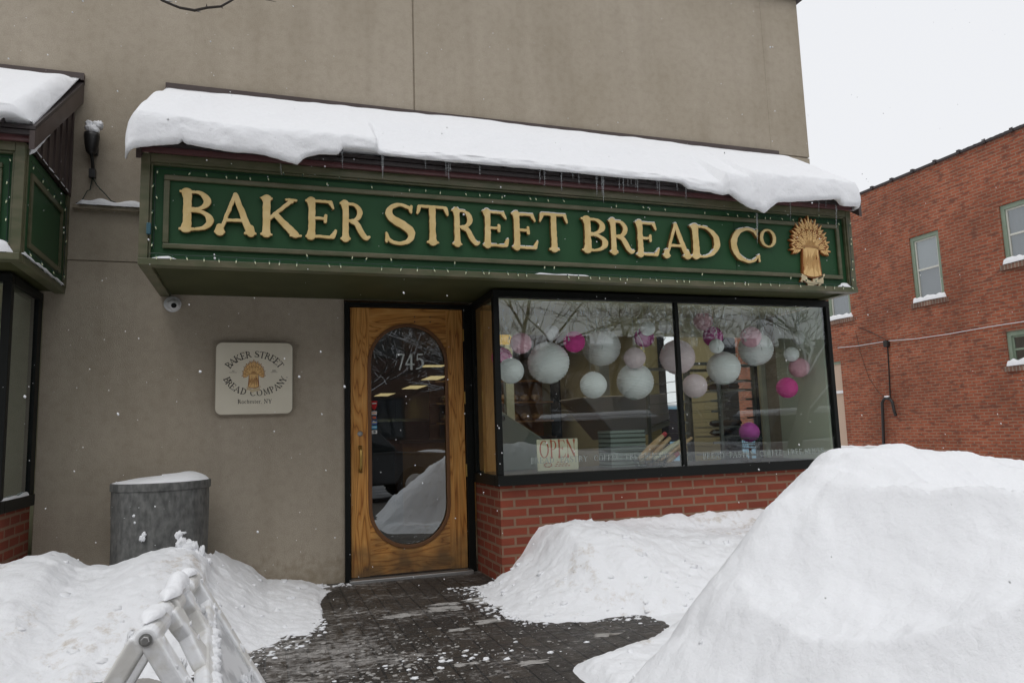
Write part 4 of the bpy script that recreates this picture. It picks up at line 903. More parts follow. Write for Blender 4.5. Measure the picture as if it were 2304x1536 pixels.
def th1(x, s):
    t = .080 + .015*math.sin(x*1.3) + .05*s
    if x < -.9: t += .045*min(1, (-.9-x)/.3)*min(1, max(0, (s-.25)*3))
    if .05 < x < 2.75 and s > .6: t -= .075*(s-.6)/.4
    if x > 3: t += .05*(s-.3 if s > .3 else 0)
    return t
roof_snow(-1.455, 4.10, lambda x: interp(LIPW, x), th1, 'thick slab of snow covering the long canopy roof, sagging over the lettered sign', 1, skL=.09, skR=.17)
LIP2 = [(-6.6,2.93),(-2.6,2.93),(-2.42,2.925),(-2.20,2.92),(-2.14,2.925),(-2.115,2.95),(-2.08,2.985),(-1.93,2.985)]
roof_snow(-6.5, -1.955, lambda x: interp(LIP2, x), lambda x, s: .085+.03*s, 'smooth snow slab on the neighbouring canopy roof at the left edge', 5, 200)
yE, zE = SD-.075, ST+.075
# snow caught on ledges
def ledge_snow(pts, w, h, seed, label, n=50): return tag(snow_strip(pts, w, h, seed, n).build('ledge_snow', M['snow'], smooth=True), label, 'snow')
sl_ = (RZ-.2-(zE-.14))/(-yE)
ledge_snow([(-1.985, SD+.04, zE-.135),(-1.985,-.3, RZ-.2-.295*sl_-.01),(-1.985,-.16, RZ-.2-.155*sl_)], .02, .035, 4, 'streak of snow caught under the sloping rake board of the left canopy')
ledge_snow([(-1.99, SD+.06, ST+.003),(-1.99,-.07, ST+.003)], .012, .018, 6, 'hairline of snow along the foot of the ribbed gable, left canopy')
ledge_snow([(-1.995, SD+.02, SB+.044),(-1.995,-.25, SB+.044),(-1.995,-.05, SB+.044)], .012, .022, 7, 'thin line of snow on the side ledge of the left sign board')
ledge_snow([(-2.6, SD+.0, SB+.044),(-2.3, SD, SB+.044),(-2.02, SD+.005, SB+.044)], .018, .055, 8, 'knobbly snow on the front ledge of the left sign board')
ledge_snow([(-1.31, SD-.002, SB+.043),(-1.16, SD-.002, SB+.043)], .012, .018, 9, 'pinch of snow in the lower left corner of the lettered sign')
ledge_snow([(Y(1200,618,SD).x, SD-.003, SB+.043),(Y(1330,625,SD).x, SD-.003, SB+.043)], .010, .010, 10, 'thin streak of snow on the sign ledge above the bay window, near its middle')
ledge_snow([(3.90, SD-.002, SB+.043),(4.05, SD-.002, SB+.043)], .014, .030, 11, 'small wedge of snow in the lower right corner of the lettered sign')
ledge_snow([(-3.2, BD-.0, BZ+.045),(LX+.0, BD-.005, BZ+.045)], .02, .022, 12, 'snow on the front sill of the left bay window')
ledge_snow([(LX+.001, BD+.0, BZ+.045),(LX+.001, -.10, BZ+.045)], .010, .018, 13, 'line of snow on the side sill of the left bay window')

# ================================================================== ICICLES
ICE = [(632,372,395),(770,340,385),(862,345,385),(860,345,405),(957,358,382),(1003,358,400),(1009,358,408),(1013,358,388),(1079,365,396),(1214,383,415),(1225,385,422),(1263,387,432),(1288,388,402),(1302,392,416),(1342,395,442),(1357,395,458),(1354,395,440),(1393,400,428),(1402,400,438),(1412,400,422),(1420,402,418),(1430,402,424),(1434,404,434),(1478,407,432),(1483,407,444),(1523,412,432),(1543,410,455),(1703,484,552),(1778,460,498),(1842,456,478),(1881,466,518),(1858,455,468)]
for k_, (px, ya, yb) in enumerate(ICE):
    big = yb - ya > 45; yy = SD-.10 if px < 1560 or px > 1720 else SD-.14
    a, b = Y(px, ya-4, yy), Y(px+1, yb, yy); r = .0075 if big else .0048
    mb = MB(); N_ = 8; pts = [a.lerp(b, i/N_) + Vector((.0015*math.sin(i*2+k_), 0, 0)) for i in range(N_+1)]
    mb.tube(pts, [r*(1-(i/N_))**.7*(1+.15*math.sin(i*2.3+k_)) + .0006 for i in range(N_+1)], 7)
    o = mb.build('icicle', M['ice'], smooth=True)
    if px == 1703: tag(o, 'longest icicle, hanging from the pointed snow tip between letters C and O', 'icicle', 'icicles along the canopy eave')
    elif px > 1750: tag(o, 'thin icicle hanging from the eave in front of the wheat sheaf', 'icicle', 'icicles by the wheat sheaf')
    else: tag(o, 'thin clear icicle hanging from the snowy eave above the gold letters', 'icicle', 'icicles along the canopy eave above the letters')

# ================================================================== MINI LIGHT STRINGS ON THE SIGN
def bulb_mesh():
    m_ = MB().lathe([(.0,-.002),(.0035,.0),(.0042,.012),(.003,.026),(.0,.031)], (0,0,0), 7)
    o = m_.build('bulb', M['bulb'], smooth=True); me = o.data; bpy.data.objects.remove(o)
    s = MB().lathe([(.0045,-.014),(.0045,.001)], (0,0,0), 7); o2 = s.build('socket', M['gsock']); me2 = o2.data; bpy.data.objects.remove(o2)
    return me, me2
BM, SM = bulb_mesh()
def light_string(path, nb, label, seed, name='string_lights', hang=-1):
    """path: list of points; bulbs along it as parts"""
    rr = random.Random(seed); P = [Vector(p) for p in path]
    root = thing(name, P[0], label, 'string lights')
    # resample with slight sag
    Ls = [0]
    for a, b in zip(P, P[1:]): Ls.append(Ls[-1]+(b-a).length)
    def at(s):
        for i in range(len(P)-1):
            if s <= Ls[i+1]+1e-9: return P[i].lerp(P[i+1], (s-Ls[i])/max(1e-9, Ls[i+1]-Ls[i]))
        return P[-1]
    N_ = int(Ls[-1]/.03); pts = [at(Ls[-1]*i/N_)+Vector((0, -.003+.004*rr.random(), .008*noise.noise(Vector((i*.35, seed, 0))))) for i in range(N_+1)]
    MB().tube(pts, .0022, 5).build('cable', M['gwire'], root)
    for i in range(nb):
        s = Ls[-1]*(i+.5+rr.uniform(-.3,.3))/nb; p = at(s)+Vector((0,-.008,0)); d = Vector((rr.uniform(-.5,.5), rr.uniform(-.6,-.2), hang*rr.choice((1,1,1,-1)))).normalized()
        q = d.to_track_quat('Z', 'Y')
        for me, nm in ((BM,'bulb'),(SM,'socket')):
            o = bpy.data.objects.new(nm, me); COL.objects.link(o); o.parent = root if nm == 'bulb' else lastb; 
            if nm == 'bulb': o.location = p + d*.014 - root.location; o.rotation_mode = 'QUATERNION'; o.rotation_quaternion = q; lastb = o
    return root
zt_, zb_ = ST-.085, SB+.062
light_string([(SL+.08, SF-.006, zb_+.05),(SL+.08, SF-.006, zt_),(1.3, SF-.006, zt_+.012),(SR-.08, SF-.006, zt_)], 62, 'string of small clear bulbs along the top edge of the lettered sign', 3)
light_string([(SL+.06, SD-.006, zb_+.01),(1.3, SD-.006, zb_-.004),(SR-.075, SD-.006, zb_),(SR-.045, SD-.01, zb_+.2),(SR-.045, SD-.01, zt_)], 66, 'string of small clear bulbs along the bottom edge and right end of the lettered sign', 5)
light_string([(-2.9, SF-.006, zt_),(-2.08, SF-.006, zt_),(-2.075, SF-.006, zb_),(-2.9, SD-.004, zb_)], 18, 'string of small clear bulbs round the front of the left sign board', 8)
light_string([(-1.988, SD+.1, ST-.08),(-1.988,-.1,ST-.10),(-1.988,-.1,SB+.1),(-1.988,SD+.1,SB+.09)], 14, 'string of small clear bulbs on the dark side of the left sign board', 9)
c = Y(335, 515, SD-.01)
tag(MB().box(c.x-.012, c.x+.012, SD-.03, SD-.002, c.z-.035, c.z+.035).build('cord_clip', mat('teal_plastic', (.03,.10,.13), .5), bevel=.003), 'small teal plastic clip on the left frame of the lettered sign', 'clip')

# ================================================================== PAPER LANTERNS IN THE BAY
def lantern(px, py, rp, y, m, label, ribs=14, seed=0, strg=True):
    c = Y(px, py, y); r = rp / FPX * (c - CAM).dot(fw)
    o = thing('paper_lantern', (c.x, c.y, c.z - r), label, 'paper lantern', 'paper lanterns hanging in the bay window')
    n, ns = ribs*3, 26; prof = []; rr = random.Random(seed)
    tilt = Matrix.Rotation(rr.uniform(-.25,.25), 3, 'X') @ Matrix.Rotation(rr.uniform(-.25,.25), 3, 'Y')
    vs = []; a0 = .20
    for i in range(n+1):
        th = a0 + (math.pi-2*a0)*i/n; rib = 1 - .034*abs(math.sin(math.pi*ribs*i/n))
        for j in range(ns):
            ph = 2*math.pi*j/ns; q = 1 + .022*noise.noise(Vector((math.cos(ph)*2, math.sin(ph)*2+seed, i*.12))) + .012*noise.noise(Vector((math.cos(ph)*7, math.sin(ph)*7+seed, i*.5)))
            v = tilt @ Vector((math.sin(th)*math.cos(ph), math.sin(th)*math.sin(ph), math.cos(th)*.97)); vs.append(c + v*(r*rib*q))
    fs = [(i*ns+j, (i+1)*ns+j, (i+1)*ns+(j+1)%ns, i*ns+(j+1)%ns) for i in range(n) for j in range(ns)]
    MB().add(vs, fs).build('shade', m, o, smooth=True)
    k = MB(); up = tilt @ Vector((0,0,1)); side = tilt @ Vector((1,0,0))
    k.lathe([(r*.19, r*.945),(r*.205, r*.95),(r*.205, r*.97),(r*.19, r*.97)], c, 18, up).lathe([(r*.19, -r*.945),(r*.205, -r*.95),(r*.205, -r*.97),(r*.19, -r*.97)], c, 18, up)
    k.build('hoop', M['wire'], o)
    if strg: MB().tube([c+up*r*.95, (c.x, c.y, 2.13)], .0012, 4).build('string', M['wire'], o)
    return o
LN = [
 (1150,834,30,-.50,'lwhite','white paper lantern half hidden by the left window post, beside the oak post'),
 (1128,806,26,-.28,'lhot','hot pink paper lantern peeking out behind the leftmost white one'),
 (1172,772,25,-.46,'lpink','pale pink paper lantern under the yellow pendant shade at the left end of the bay'),
 (1241,749,18,-.40,'lwhite','small white paper lantern just above the largest white lantern at the left'),
 (1234,816,48,-.38,'lwhite','largest white paper lantern, left half of the bay'),
 (1292,769,25,-.47,'lhot','bright hot pink paper lantern between two big white ones in the left pane'),
 (1353,781,44,-.22,'lwhite','big white paper lantern directly right of the bright hot pink one'),
 (1335,866,31,-.48,'lwhite','medium white paper lantern hanging lowest in the left pane, above the OPEN card'),
 (1429,858,42,-.36,'lwhite','big low white paper lantern with a pale pink one on top of it'),
 (1428,805,25,-.48,'lblush','blush pink paper lantern overlapping the top of the low big white one'),
 (1449,759,23,-.30,'lmag','magenta paper lantern partly behind a small white one, left of the mullion'),
 (1457,739,17,-.44,'lwhite','small white paper lantern in front of the magenta one left of the mullion'),
 (1496,735,15,-.02,'lwhite','small faint white paper lantern set back just left of the mullion near the top'),
 (1524,803,40,-.42,'lblush','large blush paper lantern crossed by the black window mullion'),
 (1563,868,28,-.46,'lblush','blush paper lantern hanging low just right of the mullion'),
 (1582,722,22,-.05,'lpink','faint pink paper lantern high and set back, right of the mullion'),
 (1604,757,23,-.36,'lmag','magenta paper lantern above a small white one in the right pane'),
 (1612,779,17,-.46,'lwhite','small white paper lantern overlapping the bottom of the magenta one, right pane'),
 (1628,828,38,-.34,'lwhite','large white paper lantern in front of the tray rack, right pane'),
 (1700,785,39,-.26,'lwhite','large white paper lantern behind a dusty pink one, right pane'),
 (1690,758,24,-.44,'lpink','dusty pink paper lantern overlapping the top left of a large white one, right pane'),
 (1799,760,16,-.34,'lwhite','small white paper lantern highest at the right end of the bay'),
 (1781,797,17,-.42,'lwhite','small white paper lantern left of and above the pink one at the right end'),
 (1798,827,23,-.40,'lpink','pink paper lantern at the far right end of the bay'),
 (1771,872,24,-.46,'lhot','vivid hot pink paper lantern lowest of the group at the right end'),
]
for i_, (a, b, r, y, m, lab) in enumerate(LN): lantern(a, b, r, y, M[m], lab, 12 if r < 30 else 16, i_)
lantern(1686, 972, 23, -.30, M['lpurp'], 'purple paper lantern resting in a wire basket near the sill', 14, 40, False)
# wire basket holding the purple lantern
def wire_basket(name, c, rx, ry, h, label, rb=.6, nv=14):
    k = MB()
    for t, s in ((0, rb), (.5, (1+rb)/2), (1, 1)):
        k.tube([(c.x+rx*s*math.cos(2*math.pi*i/28), c.y+ry*s*math.sin(2*math.pi*i/28), c.z+h*t) for i in range(29)], .0028, 5)
    for i in range(nv):
        a = 2*math.pi*i/nv; k.tube([(c.x+rx*rb*math.cos(a), c.y+ry*rb*math.sin(a), c.z),(c.x+rx*math.cos(a), c.y+ry*math.sin(a), c.z+h)], .0018, 4)
    for i in range(5): q = -1+.5*i*.8+.2; k.tube([(c.x+rx*rb*q*.9, c.y-ry*rb*.5, c.z),(c.x+rx*rb*q*.9, c.y+ry*rb*.5, c.z)], .0018, 4)
    return tag(k.build(name, M['gwire']), label, 'basket')
SHZ = BZ+.036
c = Y(1686, 985, -.30); wire_basket('wire_basket', Vector((c.x, -.30, c.z-.09)), .12, .11, .09, 'dark wire basket on a stand holding the purple lantern')
MB2 = MB().lathe([(.09,0),(.09,.01),(.012,.015),(.012,max(.03,c.z-.09-SHZ)),(.05,max(.035,c.z-.088-SHZ)),(.0,max(.036,c.z-.086-SHZ))], (c.x,-.30,SHZ), 18); tag(MB2.build('basket_stand', M['darkpl'], smooth=False), 'short dark pedestal under the wire basket with the purple lantern', 'stand')
# bread basket with baguettes
c = Y(1462, 1025, -.36); bc = Vector((c.x, -.36, SHZ)); wire_basket('wire_basket', bc, .17, .13, .10, 'oval dark wire basket of baguettes left of the mullion', .7)
BG = [((1437,1033),(1494,978),.023,'crust','long baguette in a pale bag with a red top, leaning left to right'),((1455,1035),(1507,985),.020,'crust','baguette behind the red-topped one in the basket'),((1470,1033),(1530,992),.022,'paper','pale wrapped baguette in the middle of the basket'),((1480,1038),(1556,985),.018,'crust','baguette reaching past the mullion to the right'),((1440,1040),(1470,1030),.020,'paper','short wrapped baguette lying low at the left of the basket'),((1500,1040),(1533,1010),.022,'crust','baguette with a red label at the right of the basket')]
for i_, ((x0,y0),(x1,y1),r,m,lab) in enumerate(BG):
    yy = -.40+.02*i_; a, b = Y(x0,y0,yy), Y(x1,y1,yy+.06); a.z = max(a.z, SHZ+.02)
    o = thing('baguette', tuple(a), lab, 'bread', 'baguettes in the wire basket')
    pts = [a.lerp(b, t/8) for t in range(9)]; MB().tube(pts, [r*(.45+.75*math.sin(math.pi*(.14+.72*t/8))) for t in range(9)], 12).build('loaf', M[m], o, smooth=True)
    if i_ in (0, 5):
        p, q = (a.lerp(b, .90), a.lerp(b, 1.06)) if i_ == 0 else (a.lerp(b, .45), a.lerp(b, .7)); MB().tube([p, q], r*.85 if i_ == 0 else r*1.22, 12).build('label_sleeve', M['redtape'], o)
# stack of flattened boxes / papers
c0, c1 = Y(1372, 970, -.12), Y(1450, 970, -.12); z = SHZ; rr = random.Random(4); n_ = 0; ztop = Y(1410, 968, -.12).z
while z < ztop:
    h = rr.uniform(.008,.016); dx = rr.uniform(-.006,.006)
    tag(MB().box(c0.x+dx, c1.x+dx, -.13+dx, .12+dx, z, z+h-.0015).build('folded_box', M['darkbox' if n_ % 3 == 1 else 'cardboard']), ('dark green' if n_ % 3 == 1 else 'sage green')+' folded bakery box in the tall stack behind the baguettes', 'box', ('dark' if n_ % 3 == 1 else 'sage')+' folded bakery boxes in the stack'); z += h; n_ += 1
# OPEN card in the window
oz0, oz1 = Y(1255, 1058, BD+.05).z, Y(1255, 987, BD+.05).z; ox0, ox1 = Y(1208, 1020, BD+.05).x, Y(1300, 1020, BD+.05).x; yO = BD+.045
OP = thing('open_card', ((ox0+ox1)/2, yO, oz0), 'cream card with red OPEN lettering propped at the bottom of the left window pane', 'sign')
MB().box(ox0, ox1, yO, yO+.004, oz0+.003, oz1).build('card', M['paper'], OP)
k = MB(); tw = add_text(MB(), 'OPEN', Vector((0,0,0)), (1,0,0), (0,0,1), 1, n=14); h = (ox1-ox0-.03)/tw*1.0
add_text(k, 'OPEN', Vector((ox0+.018, yO-.001, oz0+.098)), (1,0,0), (0,0,1), .132, n=40, depth=.0015, track=.03, xscale=(ox1-ox0-.032)/((tw-4*.03)*.132), weight=-.012); k.build('open_lettering', M['red'], OP)
k = MB()
for i in range(7):
    a = i*.9; k.tube([(ox0+.085+.03*math.cos(a), yO-.001, oz0+.045+.014*math.sin(a)),(ox0+.085+.034*math.cos(a+.7), yO-.001, oz0+.045+.016*math.sin(a+.7))], .0035, 5)
for j in range(3):
    for i in range(5-j): k.box(ox0+.14+i*.027+j*.01, ox0+.158+i*.027+j*.01, yO-.0015, yO-.0005, oz0+.032+j*.015, oz0+.037+j*.015)
k.build('card_print', M['red'], OP)
# icicle light wires hanging inside the glass
IL = thing('window_light_wires', (2.5, BD+.1, 2.13), 'white icicle light wires dangling inside the top of the bay window', 'string lights')
k = MB(); rr = random.Random(11); x = BL+.1; tips = []; k.tube([(BL+.06+.05*i, BD+.09+.01*rr.random(), 2.115+.012*math.sin(i*1.3)) for i in range(61)], .0022, 5)
while x < BR-.12:
    L_ = rr.choice((.10,.16,.22,.30,.36)); p = Vector((x, BD+.09, 2.11)); pts = [p.copy()]; n = int(L_/.035)
    for i in range(n):
        p = p + Vector((rr.uniform(-.026,.026), rr.uniform(-.008,.008), -.035)); pts.append(p.copy())
        if i % 2: tips.append((p.copy(), Vector((rr.uniform(-1,1), rr.uniform(-.5,.5), -1)).normalized()))
    k.tube(pts, .0019, 4); tips.append((p.copy(), Vector((rr.uniform(-.3,.3),0,-1)))); x += rr.uniform(.045,.13)
k.build('wires', M['wire'], IL)
BMW = BM.copy(); BMW.materials[0] = M['wire']
for p, d in rr.sample(tips, min(95, len(tips))):
    o = bpy.data.objects.new('bulb', BMW); COL.objects.link(o); o.parent = IL; o.location = p - IL.location; o.rotation_mode = 'QUATERNION'; o.rotation_quaternion = d.to_track_quat('Z', 'Y')
# pendant lamp
c = Y(1136, 770, .5); PL = thing('pendant_lamp', (c.x, .5, c.z-.08), 'yellow pendant lamp shade glowing behind the glass at the left end of the bay', 'lamp')
MB().lathe([(.015,.10),(.03,.095),(.06,.05),(.105,-.01),(.10,-.01),(.055,.045),(.0,.085)], c, 24).build('lamp_shade', M['yellow'], PL, smooth=True)
MB().tube([c+Vector((0,0,.1)), (c.x, .5, 2.59)], .004, 6).build('lamp_cord', M['darkpl'], PL)
# sheet-tray racks
def rack(x, y, w_, d_, label, n=15, seed=0, ztop=1.78, trays=True, rot=0):
    R0 = thing('tray_rack', (x, y, 0), label, 'rack', 'tray racks behind the bay window'); rr = random.Random(seed)
    for sx in (-1,1):
        for sy in (-1,1): MB().box(x+sx*w_/2-.016, x+sx*w_/2+.016, y+sy*d_/2-.014, y+sy*d_/2+.014, .08, ztop).build('upright', M['rack'], R0)
    k = MB(); k.box(x-w_/2, x+w_/2, y-d_/2-.01, y-d_/2+.012, ztop-.03, ztop).box(x-w_/2, x+w_/2, y+d_/2-.012, y+d_/2+.01, ztop-.03, ztop).box(x-w_/2, x+w_/2, y-d_/2, y+d_/2, .08, .11)
    for i in range(n):
        z = .22 + i*(ztop-.3)/n
        for sx in (-1,1): k.box(x+sx*(w_/2-.03)-.014, x+sx*(w_/2-.03)+.014, y-d_/2+.015, y+d_/2-.015, z, z+.003)
        for sy in (-1,): k.box(x-w_/2+.017, x-w_/2+.10, y+sy*d_/2-.006, y+sy*d_/2+.006, z-.008, z+.012).box(x+w_/2-.10, x+w_/2-.017, y+sy*d_/2-.006, y+sy*d_/2+.006, z-.008, z+.012)
    k.build('rails', M['rack'], R0)
    for i in range(n):
        if trays and rr.random() < .6:
            z = .225 + i*(ztop-.3)/n; MB().box(x-w_/2+.03, x+w_/2-.03, y-d_/2+.02, y+d_/2-.02, z, z+.012).build('sheet_tray', M['traymat'], R0)
            if rr.random() < .6:
                lv = MB()
                for q in range(3): blob(lv, (x-.12+q*.12, y-.05, z+.045), .05, q+i, .15, n=7, sc=(1,2,.7))
                lv.build('loaves', M['loaf'], R0, smooth=True)
rack(3.38, .62, .46, .60, 'nearly empty grey tray rack seen left of centre in the right pane', 14, 1, 1.72, trays=False)
rack(3.96, .80, .42, .55, 'grey tray rack loaded with trays and loaves at the right of the bay', 15, 2, 1.72)
# bread slicer
c = Y(1165, 975, .12)
SLc = thing('bread_slicer', (1.75, .6, SHZ), 'grey-green bread slicing machine with a sloping guard at the left end of the bay', 'machine')
MB().prism([(1.28,.35,.0),(1.28,.35,1.28),(1.34,.35,1.30),(1.72,.35,1.05),(1.80,.35,.98),(1.80,.35,.0)], (0,.5,0)).build('housing', M['slicer'], SLc, bevel=.02)
MB().box(1.80, 2.05, .38, .82, .0, .86).build('outfeed', M['slicer'], SLc, bevel=.01); MB().lathe([(.025,0),(.025,.02),(0,.02)], (1.36,.349,1.22), 16, (0,-1,0)).build('knob', M['darkpl'], SLc)
OV = thing('oven_hood', (2.6, 1.6, 1.0), 'large pale grey slanted hood hanging behind the low big white lantern', 'hood')
yh = 1.3; hp = [Y(1312,893,yh), Y(1500,885,yh), Y(1508,942,yh), Y(1395,990,yh)]
MB().prism(hp, (0,.7,0)).build('hood_panel', M['hoodgrey'], OV, bevel=.015); q0, q1 = Y(1400,989,yh-.01), Y(1508,945,yh-.01); MB().prism([q0, q1, q1+Vector((0,0,-.05)), q0+Vector((0,0,-.05))], (0,.06,0)).build('hood_lip', M['traymat'], OV)
MB().box(hp[0].x+.3, hp[0].x+.42, yh+.2, yh+.3, hp[1].z, 2.59).build('hood_duct', M['traymat'], OV)
# counter, shelves, far partition posts: dim furniture of the shop
CT = thing('shop_counter', (2.0, 3.5, 0), 'dark service counter deep inside the shop behind the left pane', 'counter')
MB().box(1.0, 3.0, 3.3, 3.9, .002, 1.0).build('counter_front', M['inwood'], CT); MB().box(.95, 3.05, 3.25, 3.95, 1.001, 1.04).build('counter_top', M['darkm'], CT)
for j_, zz in enumerate((1.3, 1.62)):
    for i in range(9): 
        k = MB(); blob(k, (2.2+i*.2, 6.0, zz+.065), .075, i+j_*9, .15, n=7, sc=(1.1,1.3,.8)); tag(k.build('bread_loaf', M['crust'], smooth=True), 'round brown loaf on the %s shelf deep inside the shop' % ('lower','upper')[j_], 'bread', 'loaves on the %s back shelf' % ('lower','upper')[j_])
SHf = thing('bread_shelf', (2.0, 6.1, 0), 'dark wooden shelf unit with loaves deep inside the shop', 'shelf')
for zz in (.9, 1.27, 1.59, 1.95): MB().box(2.0, 4.05, 5.8, 6.3, zz, zz+.025).build('shelf_board', M['inwood'], SHf)
MB().box(2.0, 4.05, 6.3, 6.33, .3, 2.0).build('back_panel', M['inwood'], SHf)
tag(MB().box(*sorted((Y(1456,900,2.3).x, Y(1486,900,2.3).x)), 2.3, 2.42, .002, 2.59).build('interior_column', M['wallin'], bevel=.01), 'olive painted column inside the shop, left of the bright side window', 'column')
tag(MB().box(2.12, 2.22, 2.5, 2.6, .002, 2.59).build('interior_column', M['wallgrey'], bevel=.005), 'thin pale post inside the shop behind the largest white lantern', 'column')
tag(MB().prism([(3.3,.5,2.40),(4.3,.5,2.36),(4.3,.5,2.05),(4.1,.5,2.12),(3.3,.5,2.22)], (0,.02,0)).build('cloth_banner', M['navy']), 'navy and purple cloth banner hanging behind the mullion near the top', 'banner')
# things seen through the door glass
ST_ = thing('display_case', (.9, 7, 0), 'dark glass-fronted display case deep inside behind the door', 'display case')
MB().box(.6, 2.2, 6.8, 7.5, .002, 1.35).build('case_body', M['darkpl'], ST_); MB().box(.58, 2.22, 6.75, 7.55, 1.351, 1.40).build('case_top', M['wallgrey'], ST_)

# ================================================================== RED BRICK NEIGHBOUR
NB = thing('brick_building', (13.8, 5, 0), 'two-storey red brick side wall with green-trimmed windows right of the shop', 'building')
NX, NZ = 13.8, 6.86
wins = []    # y0,y1,z0,z1,kind
a, b = X(2045,538,NX), X(2110,517,NX); wins.append((b.y, a.y, 3.80, 5.36, 'blind'))
a = X(2247,465,NX); wins.append((a.y-.86, a.y, 4.20, 5.44, 'curtain'))
a = X(2262,748,NX); wins.append((a.y-.90, a.y, 2.12, 2.83, 'dark'))
a = X(1915,700,NX); wins.append((a.y, a.y+.80, 3.80, 5.36, 'curtain'))
wins.append((12.6, 13.4, 3.80, 5.36, 'blind')); wins.append((1.2, 2.0, 4.2, 5.44, 'blind')); 
gy0 = X(1908,1005,NX).y; wins.append((gy0, gy0+1.6, -.2, 2.70, 'garage'))
# wall with holes: cut the plane into cells
ys = sorted(set([-3, 16] + [v for q in wins for v in q[:2]])); zs = sorted(set([-.3, NZ] + [v for q in wins for v in q[2:4]]))
k = MB()
for y0, y1 in zip(ys, ys[1:]):
    for z0, z1 in zip(zs, zs[1:]):
        cy_, cz_ = (y0+y1)/2, (z0+z1)/2
        if not any(q[0] < cy_ < q[1] and q[2] < cz_ < q[3] for q in wins): k.add([(NX,y0,z0),(NX,y0,z1),(NX,y1,z1),(NX,y1,z0)], [(0,1,2,3)])
for q in wins:
    y0, y1, z0, z1 = q[:4]; D_ = .16
    k.add([(NX,y0,z0),(NX+D_,y0,z0),(NX+D_,y0,z1),(NX,y0,z1)], [(0,1,2,3)]).add([(NX,y1,z0),(NX,y1,z1),(NX+D_,y1,z1),(NX+D_,y1,z0)], [(0,1,2,3)]).add([(NX,y0,z0),(NX,y1,z0),(NX+D_,y1,z0),(NX+D_,y0,z0)], [(0,1,2,3)]).add([(NX,y0,z1),(NX+D_,y0,z1),(NX+D_,y1,z1),(NX,y1,z1)], [(0,1,2,3)])
k.add([(NX,-3,-.3),(NX+12,-3,-.3),(NX+12,-3,NZ),(NX,-3,NZ)], [(0,1,2,3)]).add([(NX,16,-.3),(NX,16,NZ),(NX+12,16,NZ),(NX+12,16,-.3)], [(0,1,2,3)]).add([(NX+12,-3,-.3),(NX+12,16,-.3),(NX+12,16,NZ),(NX+12,-3,NZ)], [(0,1,2,3)])
k.build('wall', M['rbrick'], NB)
MB().box(NX+.3, NX+11.9, -2.9, 15.9, NZ-.35, NZ-.2).build('roof', M['snow'], NB)
k = MB(); k.box(NX-.045, NX+.30, -3.05, 16, NZ+.002, NZ+.055)
for i in range(32): k.box(NX-.06, NX+.31, -3.0+i*.61, -2.93+i*.61, NZ-.004, NZ+.085)
k.build('coping_tiles', M['darkm'], NB)
k = MB()
k = snow_strip([(NX+.06,-3,NZ+.056),(NX+.06,5.5,NZ+.056)], .11, .05, 21, 160); o = k.build('coping_snow', M['snow'], smooth=True); tag(o, 'thin broken line of snow along the top of the red brick wall', 'snow')
for (y0, y1, z0, z1, kd) in wins:
    if kd == 'garage':
        gd = MB().box(NX+.05, NX+.10, y0+.03, y1-.03, -.2, z1-.06).build('side_door', M['beige'], NB)
        MB().box(NX+.02, NX+.09, y0, y1, z1-.06, z1-.001).build('door_head', M['mint'], gd); MB().box(NX+.01, NX+.05, y0, y1, 1.86, 1.93).build('door_rail', M['snow'], gd); continue
    f = MB(); f.box(NX+.03, NX+.12, y0+.001, y0+.085, z0+.001, z1-.001).box(NX+.03, NX+.12, y1-.085, y1-.001, z0+.001, z1-.001).box(NX+.03, NX+.12, y0+.086, y1-.086, z1-.095, z1-.001).box(NX+.03, NX+.12, y0+.086, y1-.086, z0+.001, z0+.05)
    wf = f.build('window', M['mint'], NB)
    s = MB(); a0_, a1_, b0_, b1_ = y0+.087, y1-.087, z0+.052, z1-.097; zm = (b0_+b1_)/2
    s.box(NX+.06, NX+.10, a0_, a0_+.035, b0_, b1_).box(NX+.06, NX+.10, a1_-.035, a1_, b0_, b1_).box(NX+.055, NX+.10, a0_+.036, a1_-.036, zm-.02, zm+.02).box(NX+.06, NX+.10, a0_+.036, a1_-.036, b1_-.035, b1_).box(NX+.06, NX+.10, a0_+.036, a1_-.036, b0_, b0_+.03)
    s.build('sash', M['white'] if kd != 'dark' else M['mint'], wf)
    MB().box(NX+.075, NX+.08, a0_+.037, a1_-.037, b0_+.031, b1_-.036).build('pane', M['rpane'], wf)
    if kd == 'blind': MB().box(NX+.11, NX+.115, a0_, a1_, zm-.01, b1_).build('blind', M['blind'], wf)
    MB().box(NX+.14, NX+.145, a0_, a1_, b0_, b1_ if kd != 'blind' else zm+.02).build('curtain', M['curtain'] if kd != 'dark' else M['darkpl'], wf)
    MB().box(NX-.05, NX+.058, y0-.09, y1+.09, z0-.11, z0-.001).build('sill', M['sill'], wf)
    lab = {0:'mound of snow on the sill of the blind-covered window nearest the sign', 1:'mound of snow on the sill of the upper window at the right edge', 2:'mound of snow on the sill of the low window at the right edge', 3:'mound of snow on the sill half hidden below the sign right end'}.get(wins.index((y0,y1,z0,z1,kd)), None)
    if lab: tag(snow_strip([(NX-.01, y0-.05, z0),(NX-.01, (y0+y1)/2, z0+.01),(NX-.01, y1+.05, z0)], .055, .12, 30+y0, 40, rag=.2).build('sill_snow', M['snow'], smooth=True), lab, 'snow')
